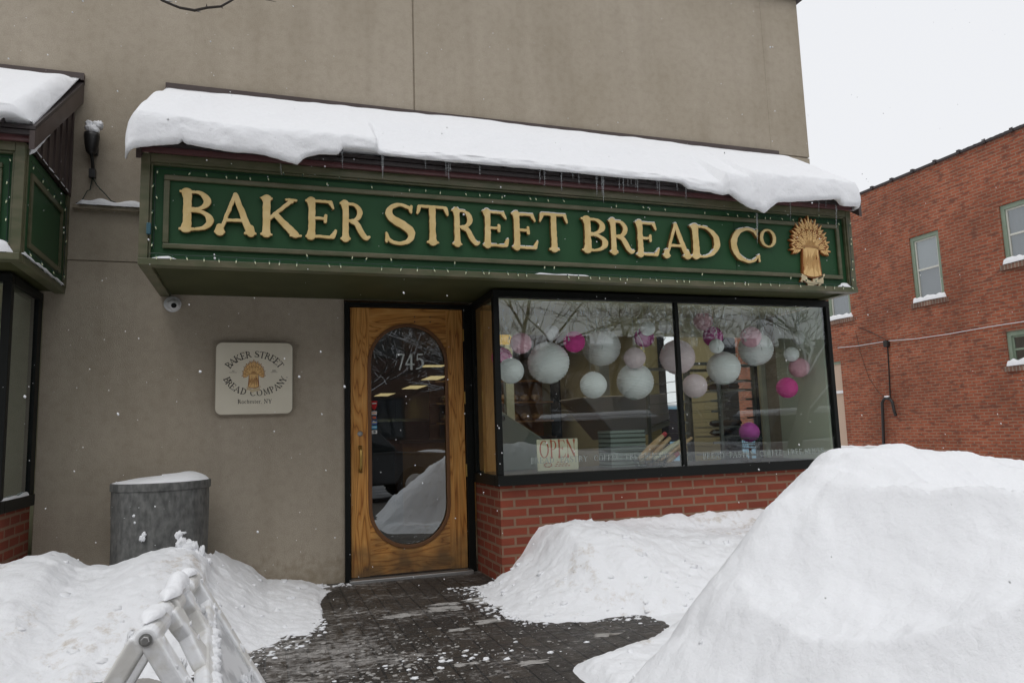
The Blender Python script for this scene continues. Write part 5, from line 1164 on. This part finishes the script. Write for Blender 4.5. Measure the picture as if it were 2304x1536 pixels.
# cables and pipe on the brick wall
J = X(1997,775,NX-.03)
def nw(pts, r): return MB().tube([X(a, b, NX-.03) for a, b in pts], r, 5)
tag(nw([(1885,782),(1930,778),(1997,767),(2060,762),(2130,752),(2225,735),(2310,722)], .009).build('wall_cable', M['blind']), 'pale cable running across the red brick wall from the junction box', 'cable')
tag(nw([(1930,735),(1965,750),(1997,767)], .008).build('wall_cable', M['darkpl']), 'dark cable sloping down to the junction box on the red brick wall', 'cable')
tag(nw([(1925,745),(1935,790),(1955,850),(1975,880),(1990,893)], .005).build('wall_cable', M['darkpl']), 'thin dark cable sagging down the brick wall to the gooseneck pipe', 'cable')
jb = MB().box(NX-.10, NX-.001, J.y-.05, J.y+.07, J.z-.06, J.z+.10); tag(jb.build('junction_box', M['darkpl'], bevel=.01), 'small dark junction box on the red brick wall where the cables meet', 'junction box')
tag(nw([(1997,778),(2000,830),(2003,895)], .016).build('downpipe', M['darkpl']), 'thin dark conduit dropping straight down from the junction box', 'pipe')
a = X(1986,1010,NX-.08); b = X(1985,905,NX-.08); c2 = X(1996,896,NX-.08); d2 = X(2008,905,NX-.08); e2 = X(2012,925,NX-.08); e3 = X(2016,935,NX-.08)
GP = thing('gooseneck_pipe', (NX-.08, a.y, -.1), 'black gooseneck vent pipe hooked at the top against the red brick wall', 'pipe')
MB().tube([(a.x,a.y,-.1), b, X(1989,897,NX-.08), c2, X(2004,898,NX-.08), d2, e2, e3], .035, 12).build('pipe', M['darkpl'], GP, smooth=True)
k = MB(); blob(k, c2+Vector((0,0,.045)), .05, 3, .2, sc=(1,1.4,.5)); k.build('snow_cap', M['snow'], GP, smooth=True)
# low snow-topped rail by the driveway
p = X(1895,1008,9); q = X(1963,1016,9)
RL = thing('low_rail', (9, p.y, -.05), 'low dark rail with a strip of snow on top behind the big snowbank', 'rail')
k = MB().box(8.95, 9.05, p.y-1.0, p.y+.6, .58, .64)
for yy in (p.y-.9, p.y+.5): k.box(8.97, 9.03, yy-.03, yy+.03, -.05, .58)
k.build('rail_bar', M['darkpl'], RL); snow_strip([(9,p.y-1.0,.641),(9,p.y+.6,.641)], .05, .05, 5, 40, rag=.15).build('rail_snow', M['snow'], RL, smooth=True)

# ================================================================== TRASH CAN
ca, cb = Y(249,1095,-.42), Y(474,1080,-.42); cx_, cr = (ca.x+cb.x)/2, (cb.x-ca.x)/2-.004; ctz = .845
TC = thing('trash_can', (cx_, -.42, 0), 'dull galvanised round trash can against the stucco wall, snow heaped at its foot', 'trash can')
vs = []; n = 72; prof = [(cr-.022,.0),(cr-.012,.2),(cr-.008,.5),(cr-.004,.70),(cr-.006,ctz-.048)]
for r, z in prof:
    for i in range(n):
        a = 2*math.pi*i/n; q = r + .004*math.cos(a*16)*(1 if z < .7 else 0) + .008*noise.noise(Vector((math.cos(a)*1.5, math.sin(a)*1.5, z*3)))
        vs.append((cx_+q*math.cos(a), -.42+q*math.sin(a)*.98, z))
MB().add(vs, [(k*n+i, k*n+(i+1)%n, (k+1)*n+(i+1)%n, (k+1)*n+i) for k in range(len(prof)-1) for i in range(n)]).build('barrel', M['galv'], TC, smooth=True)
MB().lathe([(cr-.02,-.050),(cr+.004,-.050),(cr+.006,-.046),(cr+.006,-.004),(cr+.002,.0),(cr-.02,-.002),(.0,-.004)], (cx_,-.42,ctz), 72, sy=.98).build('lid_rim', M['galv'], TC, bevel=.001)
k = MB(); vs = []; NR = 14
for j in range(NR+1):
    r = (cr-.006)*j/NR
    for i in range(48):
        a = 2*math.pi*i/48; x, y = cx_+r*math.cos(a), -.42+r*math.sin(a)*.98
        h = (.030 + .018*math.cos(a-.3) + .02*noise.noise(Vector((x*5,y*5,2))))*min(1,(1-j/NR)*3.2)**.5
        vs.append((x, y, ctz+.001+h))
k.add(vs, [(j*48+i, j*48+(i+1)%48, (j+1)*48+(i+1)%48, (j+1)*48+i) for j in range(NR) for i in range(48)])
tag(k.build('can_snow', M['snow'], smooth=True), 'smooth cap of snow on top of the trash can', 'snow')
k = MB()
for px, py, r in ((320,1210,.018),(324,1202,.014),(301,1160,.007),(303,1175,.006)):
    p = Y(px, py, -.42-cr*.97); blob(k, (p.x, p.y, p.z), r, px, .6, n=7, sc=(1,.5,1.2))
k.build('stuck_snow', M['snow'], TC, smooth=True)

# ================================================================== SNOWBANKS
def tabi(tab, x, k):
    if x <= tab[0][0]: return tab[0][k]
    for a, b in zip(tab, tab[1:]):
        if x <= b[0]: t = (x-a[0])/(b[0]-a[0]); return a[k] + (b[k]-a[k])*t
    return tab[-1][k]
def sst(t): t = max(0., min(1., t)); return t*t*(3-2*t)
def bank(name, ridge, front, back, x0, x1, y0, y1, label, nx=260, ny=170, rough=.016, lump=.03, seed=0, fp=1.3, extra=None, m='bank', base=-.03, crag=.0, chunks=0):
    """ridge: (x, y, z); front/back: (x, y) where the bank meets the ground"""
    mb = MB()
    def h(x, y):
        yr, zr = tabi(ridge, x, 1), tabi(ridge, x, 2); yf = tabi(front, x, 1); yb, zb = tabi(back, x, 1), tabi(back, x, 2)
        yf += .10*noise.noise(Vector((x*2.5, seed, 1))) + .05*noise.noise(Vector((x*8, seed, 4)))
        if y < yr:
            t = (y-yf)/max(.05, yr-yf); t = max(-.3, min(1, t)); v = zr*(math.sin(min(1, max(0, t))*math.pi/2)**fp) if t > 0 else t*.25
        else:
            t = min(1.2, (y-yr)/max(.03, yb-yr)); v = zr + (zb-zr)*sst(t)
        g = max(0, min(1, v/.10)); g2 = .65+.35*g
        v += (lump*noise.noise(Vector((x*2.1, y*2.1, seed))) + rough*noise.noise(Vector((x*6, y*6, seed+3))))*(.25+.75*g) + (rough*.6*noise.noise(Vector((x*15, y*15, seed+5))) + rough*.38*noise.noise(Vector((x*34, y*34, seed+5))))*g2
        v += crag*(abs(noise.noise(Vector((x*4.2, y*4.2, seed+8)))) - .22)*(.3+.7*g)
        if extra: v += extra(x, y)
        e = sst(min((x-x0)/.16, (x1-x)/.16, (y-y0)/.16))
        return base + (v-base)*e
    mb.grid(lambda u, v: Vector((x0+(x1-x0)*u, y0+(y1-y0)*v, max(base, h(x0+(x1-x0)*u, y0+(y1-y0)*v)))), nx, ny)
    rr = random.Random(seed); n = 0
    while n < chunks:        # broken lumps half sunk in the snow, mostly near its foot
        x, y = rr.uniform(x0+.1, x1-.1), rr.uniform(y0+.1, y1-.05); z = h(x, y)
        if z < .006 or (z > .2 and rr.random() < .75): continue
        r = .006+.024*rr.random()**2.5; blob(mb, (x, y, z-r*.15), r, n*.77, .75, n=5, sc=(1.2, 1, .75)); n += 1
    return tag(mb.build(name, M[m], smooth=True), label, 'snowbank')
# left drift in front of the can and wall
def rp(px, py, y): p = Y(px, py, y); return (p.x, y, p.z)
RL_ = [(-4.5,-.7,.45), rp(-60,1275,-.75), rp(0,1266,-.75), rp(60,1252,-.75), rp(120,1241,-.75), rp(150,1246,-.75), rp(195,1271,-.78), rp(245,1274,-.80), rp(290,1258,-.82), rp(330,1243,-.84), rp(385,1232,-.84), rp(440,1235,-.82), rp(474,1252,-.74)]
RL_ += [rp(482,1238,-.40), rp(500,1243,-.25), rp(540,1264,-.14), rp(570,1281,-.10), rp(602,1301,-.08), rp(640,1302,-.06), rp(680,1306,-.06), rp(722,1316,-.05), (-.12,-.04,-.02), (.0,-.03,-.03)]
FL_ = [(-4.5,-2.4),(-1.9,-2.35),(-1.3,-2.1),(-.9,-1.95),(-.62,-1.62),(-.40,-1.42),(-.29,-1.15),(-.27,-.6),(-.2,-.3),(0,-.1)]
BK_ = [(-4.5,-.0,.3),(-2.1,-.3,.25),(-1.6,-.25,.10),(-1.0,-.2,.10),(-.93,.02,.30),(-.7,.02,.05),(0,.02,0)]
BK_ = [(-4.5,-.0,.3),(-2.1,-.3,.25),(-1.6,-.25,.12),(-1.0,-.25,.12),(-.96,-.12,.3),(-.8,.02,.15),(-.6,.02,.04),(0,.02,-.02)]
def ex1(x, y): return .03*noise.noise(Vector((x*4, y*4, 9)))*(1 if y < -.9 else 0)
b1 = bank('snowbank', RL_, FL_, BK_, -4.5, .05, -2.7, -.002, 'snow drift at the left along the wall, burying the foot of the trash can', 360, 230, seed=2, fp=1.05, lump=.012, crag=.022, chunks=130)
# crusty spiky lump
k = MB()
for px, py, r, sc in ((402,1204,.020,(1,1,1.3)),(412,1198,.011,(1.8,1,.6)),(408,1222,.033,(1,1,1)),(425,1224,.026,(1.2,1,1)),(436,1228,.026,(.9,1,1.2)),(420,1240,.045,(1.3,1,.9)),(455,1240,.020,(.8,1,1.7)),(450,1256,.030,(1,1,1)),(440,1250,.04,(1.2,1,.9)),(470,1262,.02,(1,1,1))):
    p = Y(px, py, -.86); blob(k, p, r, px*.37, .55, n=9, sc=sc)
tag(k.build('snow_crust', M['snow'], smooth=True), 'spiky crust of snow sticking up in front of the trash can', 'snow')
# drift below the bay window
RM_ = [(.62,-.85,-.02), (.80,-.9,.01), rp(1128,1301,-.86), rp(1160,1280,-.86), rp(1200,1242,-.86), rp(1232,1198,-.87), rp(1248,1179,-.88), rp(1275,1172,-.88), rp(1330,1172,-.88), rp(1400,1184,-.86), rp(1500,1187,-.84), rp(1560,1190,-.84), rp(1620,1190,-.84), rp(1670,1184,-.84), rp(1715,1174,-.84), (3.4,-.84,.42), (5,-.84,.5)]
FM_ = [(.62,-1.3),(.72,-1.62),(.85,-1.75),(1.2,-1.85),(1.7,-2.0),(2.3,-2.05),(2.9,-2.2),(5,-2.4)]
BM_ = [(.62,-.35,-.03),(.98,-.45,-.02),(1.0,-.66,.0),(1.3,-.66,.40),(5,-.66,.4)]
bank('snowbank', RM_, FM_, BM_, .60, 5.0, -2.6, -.40, 'snow drift heaped against the bay window brickwork', 360, 220, seed=7, fp=.95, lump=.016, crag=.024, chunks=230)
# low tongue of snow by the walkway, right of centre
RS_ = [rp(1300,1505,-2.75), rp(1345,1488,-2.75), rp(1400,1462,-2.7), rp(1440,1447,-2.65), rp(1480,1440,-2.6), rp(1510,1412,-2.5), rp(1560,1388,-2.4), rp(1600,1380,-2.3), (2.6,-2.3,.2)]
bank('snowbank', RS_, [(.5,-3.4),(1.2,-3.9),(2.6,-4.2)], [(.5,-2.5,-.03),(.9,-2.42,-.02),(1.3,-2.25,-.02),(1.7,-2.0,0),(2.6,-1.7,.05)], .62, 2.6, -4.0, -1.7, 'low tongue of snow between the bare walkway and the tall snowbank', 200, 200, seed=12, fp=.6, lump=.01, rough=.016, crag=.012, chunks=60)
# tall plowed pile
YR = -3.2
PB = [(1440,1545),(1475,1510),(1510,1462),(1550,1410),(1575,1365),(1600,1325),(1628,1288),(1660,1252),(1690,1215),(1715,1183),(1745,1140),(1780,1102),(1805,1072),(1835,1044),(1850,1038),(1880,1012),(1900,1010),(1940,1012),(1968,1013),(1985,1003),(2010,1002),(2050,1012),(2082,1015),(2110,1026),(2160,1030),(2230,1038),(2304,1041),(2420,1050)]
RB_ = [(-.1,YR,-.1)] + [rp(a, b, YR) for a, b in PB] + [(6.5,YR-.2,.75)]
def ex2(x, y):
    e = -.16*abs(noise.noise(Vector((x*1.9+y*.9, y*.8-x*.3, 8))))**.7*sst((-y-3.25)/.5)
    return e - .10*sst((-y-3.2)/1.0)
bank('snowbank', RB_, [(.3,-4.9),(.7,-5.3),(1.2,-5.9),(2,-6.6),(6.5,-6.9)], [(.3,-2.95,-.1),(.9,-2.75,-.05),(1.5,-2.45,.0),(2.3,-2.1,.1),(6.5,-1.9,.15)], .3, 6.5, -6.9, -1.9, 'tall plowed snowbank filling the lower right of the view', 400, 360, seed=21, fp=.55, lump=.016, rough=.014, extra=ex2, m='snow', crag=.032, chunks=25)
# thin trampled snow and slush left front
RT_ = [(-4,-2.6,.05),(-1.9,-2.5,.05),(-1.15,-2.4,.03),(-.9,-2.3,-.01),(-.7,-2.3,-.04)]
bank('trampled_snow', RT_, [(-4,-6),(-1.2,-4.6),(-.5,-2.9)], [(-4,-2.0,.05),(-1.3,-1.9,.05),(-1.0,-1.8,-.01),(-.8,-1.75,-.04)], -4.5, -.35, -6.4, -1.75, 'thin trampled dirty snow around the plastic barricade', 170, 170, seed=31, fp=.35, lump=.012, rough=.02, m='slush', base=-.02)
# crumbs of snow and slush
rr = random.Random(5); k = MB(); k2 = MB()
def crumbs(n, fn, r0, r1, mb):
    for i in range(n):
        x, y = fn(); r = r0 + (r1-r0)*rr.random()**3; blob(mb, (x, y, .001 + r*.12), r, i*.7, .7, n=4, sc=(1.3, 1, .45))
edgeF = lambda: (lambda x: (x, tabi(FM_, x, 1) + abs(rr.gauss(0, .10))*-1 + .10))(rr.uniform(.72, 2.4))
edgeL = lambda: (lambda x: (x, tabi(FL_, x, 1) + rr.gauss(-.02, .12)))(rr.uniform(-1.4, -.28))
crumbs(520, edgeF, .002, .014, k); crumbs(520, edgeL, .002, .014, k)
crumbs(300, lambda: (rr.gauss(.78,.07), rr.uniform(-1.6,-.6)), .002, .016, k)
crumbs(520, lambda: (rr.uniform(-.9,1.3), rr.uniform(-3.2,-1.0)), .002, .008, k2); crumbs(500, lambda: (rr.gauss(-.1,.35), rr.gauss(-2.1,.30)), .002, .012, k2)
crumbs(60, lambda: (rr.gauss(.25,.25), rr.gauss(-2.25,.08)), .003, .016, k); crumbs(60, lambda: (rr.uniform(-.3,.0), rr.gauss(-.10,.03)), .005, .018, k)
tag(k.build('snow_crumbs', M['snow'], smooth=True), 'loose crumbs of clean snow along the drift edges', 'snow', kind='stuff')
tag(k2.build('slush', M['slush'], smooth=True), 'grey slush grains on the wet pavers', 'slush', kind='stuff')
# flat slush patches on the walk
k = MB()
for i in range(34):
    cx, cy = rr.uniform(-.6,1.2), rr.uniform(-2.9,-1.0)
    if i < 16: cx, cy = rr.gauss(.50,.20), rr.gauss(-1.15,.07)
    blob(k, (cx, cy, -.002), rr.uniform(.02,.055), i*1.3, 1.0, n=9, sc=(1.7,.7,.14))
tag(k.build('slush_patches', M['slush'], smooth=True), 'flat grey patches of frozen slush on the walkway', 'slush', kind='stuff')

# ================================================================== PLASTIC A-FRAME BARRICADE
HZ = .72; Pf = Z(432, 1288, HZ); Pn = Z(322, 1418, HZ); uax = (Pf-Pn); WA = uax.length; uax.normalize(); nax = Vector((0,0,1)).cross(uax); nax = -nax if nax.x < 0 else nax   # to the right
AF = thing('plastic_barricade', tuple(Vector(((Pn.x+Pf.x)/2, (Pn.y+Pf.y)/2, 0))), 'white plastic folding A-frame barricade caked with snow in the lower left foreground', 'barricade')
ang = R_(30); Hl = HZ/math.cos(ang)
def leafT(side):      # local (u along hinge 0..WA, s down the leaf, t outward thickness) -> world
    d = (nax*side*math.sin(ang) - Vector((0,0,1))*math.cos(ang)); o = nax*side*math.cos(ang) + Vector((0,0,1))*math.sin(ang)
    return lambda u, s, t: Pn + uax*u + d*s + o*t
def bar(mb, T, poly, t0, t1):   # poly in (u,s)
    vs = [T(u, s, t0) for u, s in poly] + [T(u, s, t1) for u, s in poly]; n = len(poly)
    return mb.add(vs, [tuple(range(n))[::-1], tuple(range(n, 2*n))] + [(i, (i+1)%n, n+(i+1)%n, n+i) for i in range(n)])
TR, TL = leafT(1), leafT(-1); r_ = .050
for T, nm, knuck in ((TR, 'front_leaf', ((.0,.14),(.25,.33),(.46,.60))), (TL, 'rear_leaf', ((.145,.245),(.335,.455)))):
    k = MB(); W0 = WA
    bar(k, T, [(.0,.02),(r_*1.1,.02),(r_*1.1,Hl),(.0,Hl)], -.022, .016); bar(k, T, [(W0-r_*1.1,.02),(W0,.02),(W0,Hl),(W0-r_*1.1,Hl)], -.022, .016)
    bar(k, T, [(r_*1.1+.001,.62),(W0-r_*1.1-.001,.62),(W0-r_*1.1-.001,Hl-.03),(r_*1.1+.001,Hl-.03)], -.026, .020)
    if nm == 'front_leaf':
        bar(k, T, [(W0*.34,.02),(W0*.47,.02),(W0*.46,.06),(W0*.43,.09),(W0*.48,.165),(W0*.32,.165),(W0*.36,.09),(W0*.34,.06)], -.018, .014); bar(k, T, [(W0*.62,.02),(W0*.72,.02),(W0*.715,.05),(W0*.70,.07),(W0*.73,.13),(W0*.61,.13),(W0*.635,.07),(W0*.62,.05)], -.018, .014)   # waisted middle strut
    for a, b in knuck:
        a, b = a*W0/.60, b*W0/.60; c0, c1 = T(a, .018, -.004), T(b, .018, -.004); k.tube([c0, c1], .023, 18)
    k.build(nm, M['plastic'], AF, bevel=.007, seg=3, angle=50)
# face panel of the right leaf: V-topped sheeting set in a raised rim
k = MB(); V = [(r_*1.1+.002,.235),(WA*.45,.180),(WA-r_*1.1-.002,.125),(WA-r_*1.1-.002,.619),(r_*1.1+.002,.619)]; bar(k, TR, V, -.012, .008); k.build('face_sheet', M['face'], AF)
k = MB(); bar(k, TR, [(r_*1.1+.001,.200),(WA*.45,.142),(WA-r_*1.1-.001,.080),(WA-r_*1.1-.001,.125),(WA*.45,.186),(r_*1.1+.001,.243)], -.018, .0165); k.build('v_rim', M['plastic'], AF, bevel=.008, seg=2)
for a in (.0, WA): 
    c0 = TR(a, .018, -.004); s = -1 if a == 0 else 1
    k = MB(); k.lathe([(.0125,0),(.0125,.002),(.0,.002)], c0 + uax*s*.002, 20, uax*s); k.lathe([(.0085,.002),(.0085,.008),(.007,.0095),(0,.0095)], c0 + uax*s*.002, 6, uax*s); k.build('bolt', M['steel'], AF)
for q_ in (.30, .57): c0 = TR(q_*WA/.60, .018, -.004); MB().tube([c0-uax*.03, c0+uax*.03], .012, 14).build('bolt', M['steel'], AF)
k = MB(); rr = random.Random(9)
for u0, u1, hh in ((.24,.50,.026),(.02,.20,.014),(.53,.66,.016)):
    q = snow_strip([Pn + uax*u0 + Vector((0,0,.008)), Pn + uax*(u0+u1)/2 + Vector((0,0,.010)), Pn + uax*u1 + Vector((0,0,.006))], .024, hh, 51+u0, 40, rag=.45); k.add(q.v, q.f)
for i in range(70):
    t = rr.random(); u = WA*(.10+.80*t); p = TR(u, .215-.125*t+.02, .010); blob(k, p, .008+.013*rr.random()**2, i*1.7, .6, n=6, sc=(1,1,.8))
for i in range(70):
    T_s, q = rr.choice(((TR, .3), (TR, .9), (TL, 0))); u = rr.choice((.02, .045, WA-.03, WA*.40, WA*.67)) + rr.uniform(-.018, .018)
    p = T_s(min(max(u, .004), WA-.004), rr.uniform(.03, .45)**1.0, .0150); blob(k, p, .004+.006*rr.random()**2, i*1.31, .9, n=6, sc=(.7, 1.3, 1.5))
for i in range(26): p = TR(WA*rr.uniform(.3,.9), rr.uniform(.30,.62), .0085); blob(k, p, .006+.014*rr.random()**2, i*2.1, .8, n=6, sc=(.30,1,2.0))
k.build('snow_crust', M['snow'], AF, smooth=True)

# ================================================================== TREES
def tree(x, y, h, seed, label, spread=.6, levels=7, r0=.16, extra=None, lean=(0,0)):
    T = thing('bare_tree', (x, y, -.1), label, 'tree', None); rr = random.Random(seed); tr = MB(); br = MB()
    def grow(p, d, L, r, lv):
        pts = [p.copy()]; q = p.copy(); dd = d.copy(); n = 5 if lv < 3 else 3
        for i in range(n):
            dd = (dd + Vector((rr.gauss(0,.10), rr.gauss(0,.10), rr.gauss(.03,.06)))).normalized(); q = q + dd*(L/n); pts.append(q.copy())
        rad = [max(r*(1-.38*i/n), .0075) for i in range(n+1)]
        (tr if lv == 0 else br).tube(pts, rad, 10 if lv == 0 else (6 if lv < 3 else 3), cap=False)
        if lv >= levels: return
        for j in range(3 if lv < 5 or rr.random() < .5 else 2):
            t = rr.uniform(.55, 1) if j else 1; b = pts[min(n, max(1, int(t*n)))]
            ax = Vector((rr.gauss(0,1), rr.gauss(0,1), rr.gauss(0,.35))).normalized(); nd = (dd*(1 if j == 0 else .75) + ax*spread*(.45 if j == 0 else 1)).normalized()
            grow(b, nd, L*rr.uniform(.62,.82), rad[-1]*(.88 if j == 0 else .70), lv+1)
    grow(Vector((x, y, -.1)), Vector((lean[0], lean[1], 1)).normalized(), h*.27, r0, 0)
    if extra: extra(br)
    tr.build('trunk', M['bark'], T, smooth=True); br.build('branches', M['snowbark'], T)
    return T
def vy(y): return 2*(BD) - y
def drooping(br):
    yy = -2.6; P = [Y(240,-190,yy), Y(300,-70,yy), Y(345,-14,yy), Y(365,1,yy), Y(385,10,yy), Y(405,18,yy), Y(438,24,yy), Y(465,18,yy), Y(497,15,yy), Y(520,2,yy), Y(545,-14,yy), Y(600,-60,yy)]
    P[0] = Y(330,-260,yy); P[1] = Y(318,-110,yy); q = Vector((-8.0, -4.8, 4.6)); br.tube([q, Vector((-5.5,-4.0,5.4)), Vector((-2.6,-3.2,5.0))] + P, [.035,.028,.02,.014,.010,.0075,.0065,.006,.006,.0065,.006,.0055,.005,.0045,.003], 8)
    for a, b in (((438,24),(452,28)),((465,18),(465,9)),((497,15),(502,20)),((370,2),(390,5)),((520,2),(530,-4))): br.tube([Y(*a,yy), Y(*b,yy)], [.004,.001], 5)
    Q = [Y(560,-40,yy), Y(585,-8,yy), Y(598,0,yy), Y(610,2,yy), Y(622,5,yy)]; br.tube([P[-1]]+Q, [.003,.003,.0025,.002,.0015,.0008], 5)
tree(-8.0, -4.8, 9.5, 3, 'bare street tree left of the view whose drooping twig crosses the top of the wall', extra=drooping, lean=(-.02,-.05), levels=5)
a = Y(1755, 850, vy(-7.0)); tree(a.x, -7.0, 8, 8, 'bare dark street tree at the kerb mirrored in the right window pane', r0=.15, lean=(.10,-.12), levels=7)
a = Y(1400, 760, vy(-13.2)); tree(a.x, -13.2, 9, 12, 'bare spreading tree across the road mirrored in the left window pane', r0=.13, spread=.8, levels=7)
a = Y(1600, 760, vy(-13.2)); tree(a.x, -13.2, 8, 23, 'bare tree across the road mirrored right of the window mullion', r0=.12, spread=.8, levels=7)
a = Y(1200, 760, vy(-13.3)); tree(a.x, -13.3, 10, 15, 'bare tree across the road mirrored above the oak post', r0=.13, spread=.7, levels=7)
tree(1.0, -15.8, 11, 19, 'bare tree across the road mirrored in the door glass', r0=.13, spread=.75, levels=7)

# ================================================================== ACROSS THE ROAD (seen only mirrored in the glass)
def house(x0, x1, y0, y1, h, m, label, nfl=2):
    H = thing('street_building', ((x0+x1)/2, y1, -.16), label, 'building'); MB().box(x0, x1, y0, y1, -.16, h).build('wall', m, H)
    MB().box(x0-.15, x1+.15, y0-.15, y1+.15, h+.002, h+.3).build('cornice', M['darkm'], H); MB().box(x0, x1, y0, y1, h+.301, h+.42).build('roof_snow', M['snow'], H)
    n = int((x1-x0)/2.6)
    for f in range(nfl):
        for i in range(n):
            xc = x0 + (i+.5)*(x1-x0)/n; z = 1.0+f*3.3
            wf = MB().box(xc-.6, xc+.6, y1+.001, y1+.06, z, z+1.7).build('window', M['darkpl'], H); MB().box(xc-.5, xc+.5, y1+.061, y1+.07, z+.1, z+1.6).build('pane', M['carglass'], wf)
    return H
house(-26, Y(1100, 700, 22.7).x, -34, -24, 9.5, M['dbrick'], 'dark brick building across the road mirrored in the door glass', 3)
xg0, xg1 = Y(1100, 700, 22.7).x, Y(1243, 700, 28.7).x
house(xg1, 50, -40, -30, 5.2, M['apt'], 'brown sided building across the road mirrored in the right pane', 2)
bank('snowbank', [(-12,-14.6,.5),(0,-14.7,.7),(8,-14.6,.5),(20,-14.6,.7)], [(-12,-16.5),(20,-16.5)], [(-12,-13.6,0),(20,-13.6,0)], -12, 20, -17, -13.5, 'long low snowbank along the far side of the road', 160, 40, seed=41, lump=.15, rough=.05, m='snow', base=-.15)
def car(x, y, pm, label, truck=False, L=4.5):
    T = thing('parked_car', (x, y, -.12), label, 'car', None); w = .88; z0 = -.12
    low = [(-L/2,.35),(-L/2,.75),(-L/2+.15,.88),(L*.22,.95),(L/2-.25,.86),(L/2,.68),(L/2,.35)]
    cab = [(-L*.42,.90),(-L*.34,1.40),(-L*.06,1.46),(L*.08,1.42),(L*.24,.95)] if not truck else [(-L*.12,.92),(-L*.11,1.62),(L*.08,1.66),(L*.13,1.60),(L*.25,.95)]
    MB().prism([(x+a, y-w, z0+b) for a, b in low], (0, 2*w, 0)).build('body', pm, T, bevel=.05, seg=3)
    vs = [(x+a, y-w+.06+.10*(b>1.2), z0+b) for a, b in cab] + [(x+a, y+w-.06-.10*(b>1.2), z0+b) for a, b in cab]; n = len(cab)
    MB().add(vs, [tuple(range(n))[::-1], tuple(range(n,2*n))] + [(i,(i+1)%n,n+(i+1)%n,n+i) for i in range(n)]).build('cabin_glass', M['carglass'], T, bevel=.02)
    t0, t1 = cab[1], cab[-2]; MB().prism([(x+t0[0]-.02, y-w+.13, z0+t0[1]+.0),(x+t1[0]+.02, y-w+.13, z0+t1[1]),(x+t1[0], y-w+.13, z0+t1[1]+.05),(x+t0[0], y-w+.13, z0+t0[1]+.06)], (0, 2*w-.26, 0)).build('roof_panel', pm, T, bevel=.02)
    MB().prism([(x+t0[0], y-w+.2, z0+t0[1]+.06),(x+t1[0]-.02, y-w+.2, z0+t1[1]+.05),(x+t1[0]-.1, y-w+.2, z0+t1[1]+.13),(x+t0[0]+.1, y-w+.2, z0+t0[1]+.14)], (0, 2*w-.4, 0)).build('roof_snow', M['snow'], T, bevel=.03)
    for sx in (-1,1):
        for sy in (-1,1):
            wh = MB().lathe([(.20,0),(.33,.01),(.33,.2),(.20,.21),(.0,.21)], (x+sx*L*.31, y+sy*(w-.19), z0+.33), 24, (0,sy,0)).build('wheel', M['tyre'], T, bevel=.01)
            MB().lathe([(.19,.212),(.18,.222),(.0,.226)], (x+sx*L*.31, y+sy*(w-.19), z0+.33), 20, (0,sy,0)).build('rim', M['steel'], wh)
    for sy in (-1,1):
        MB().box(x+L/2-.06, x+L/2+.012, y+sy*.62-.16, y+sy*.62+.16, z0+.60, z0+.74).build('headlight', M['head'], T); MB().box(x-L/2-.012, x-L/2+.05, y+sy*.66-.12, y+sy*.66+.12, z0+.62, z0+.76).build('tail_light', M['lens'], T)
    return T
a = Y(868, 1040, 8.6); car(a.x-1.2, -8.6, M['carblack'], 'black pickup parked at the kerb mirrored in the door glass', True, 5.2)
a = Y(1840, 1000, vy(-8.5)); car(a.x, -8.5, M['carwhite'], 'silver car parked at the kerb mirrored at the right end of the bay', False)
a = Y(1400, 930, vy(-8.5)); car(a.x, -8.5, M['carwhite'], 'silver car parked at the kerb mirrored in the middle of the bay', False)
car(7.7, 8.8, M['carblue'], 'blue van in the driveway seen through the shop side window', True, 4.8)

# ================================================================== FALLING SNOW
k = MB(); rr = random.Random(77)
for i in range(620):
    px, py = rr.uniform(0, 2304), rr.uniform(0, 1500); yy = rr.uniform(-4.3, -.9) if rr.random() < .85 else rr.uniform(-5.0, -4.3)
    p = Y(px, py, yy); r = .0007 + .0013*rr.random()**2.2 if yy < -3 else .0008 + .0018*rr.random()**2.2; d = Vector((.35,-.1,-1)).normalized()*r*rr.uniform(.8,1.6)
    if p.z > .1: k.tube([p-d, p-d*.4, p+d*.4, p+d], [r*.3, r, r, r*.3], 5)
tag(k.build('falling_snow', M['snow']), 'snowflakes drifting down in front of the shop', 'snowflakes', kind='stuff')
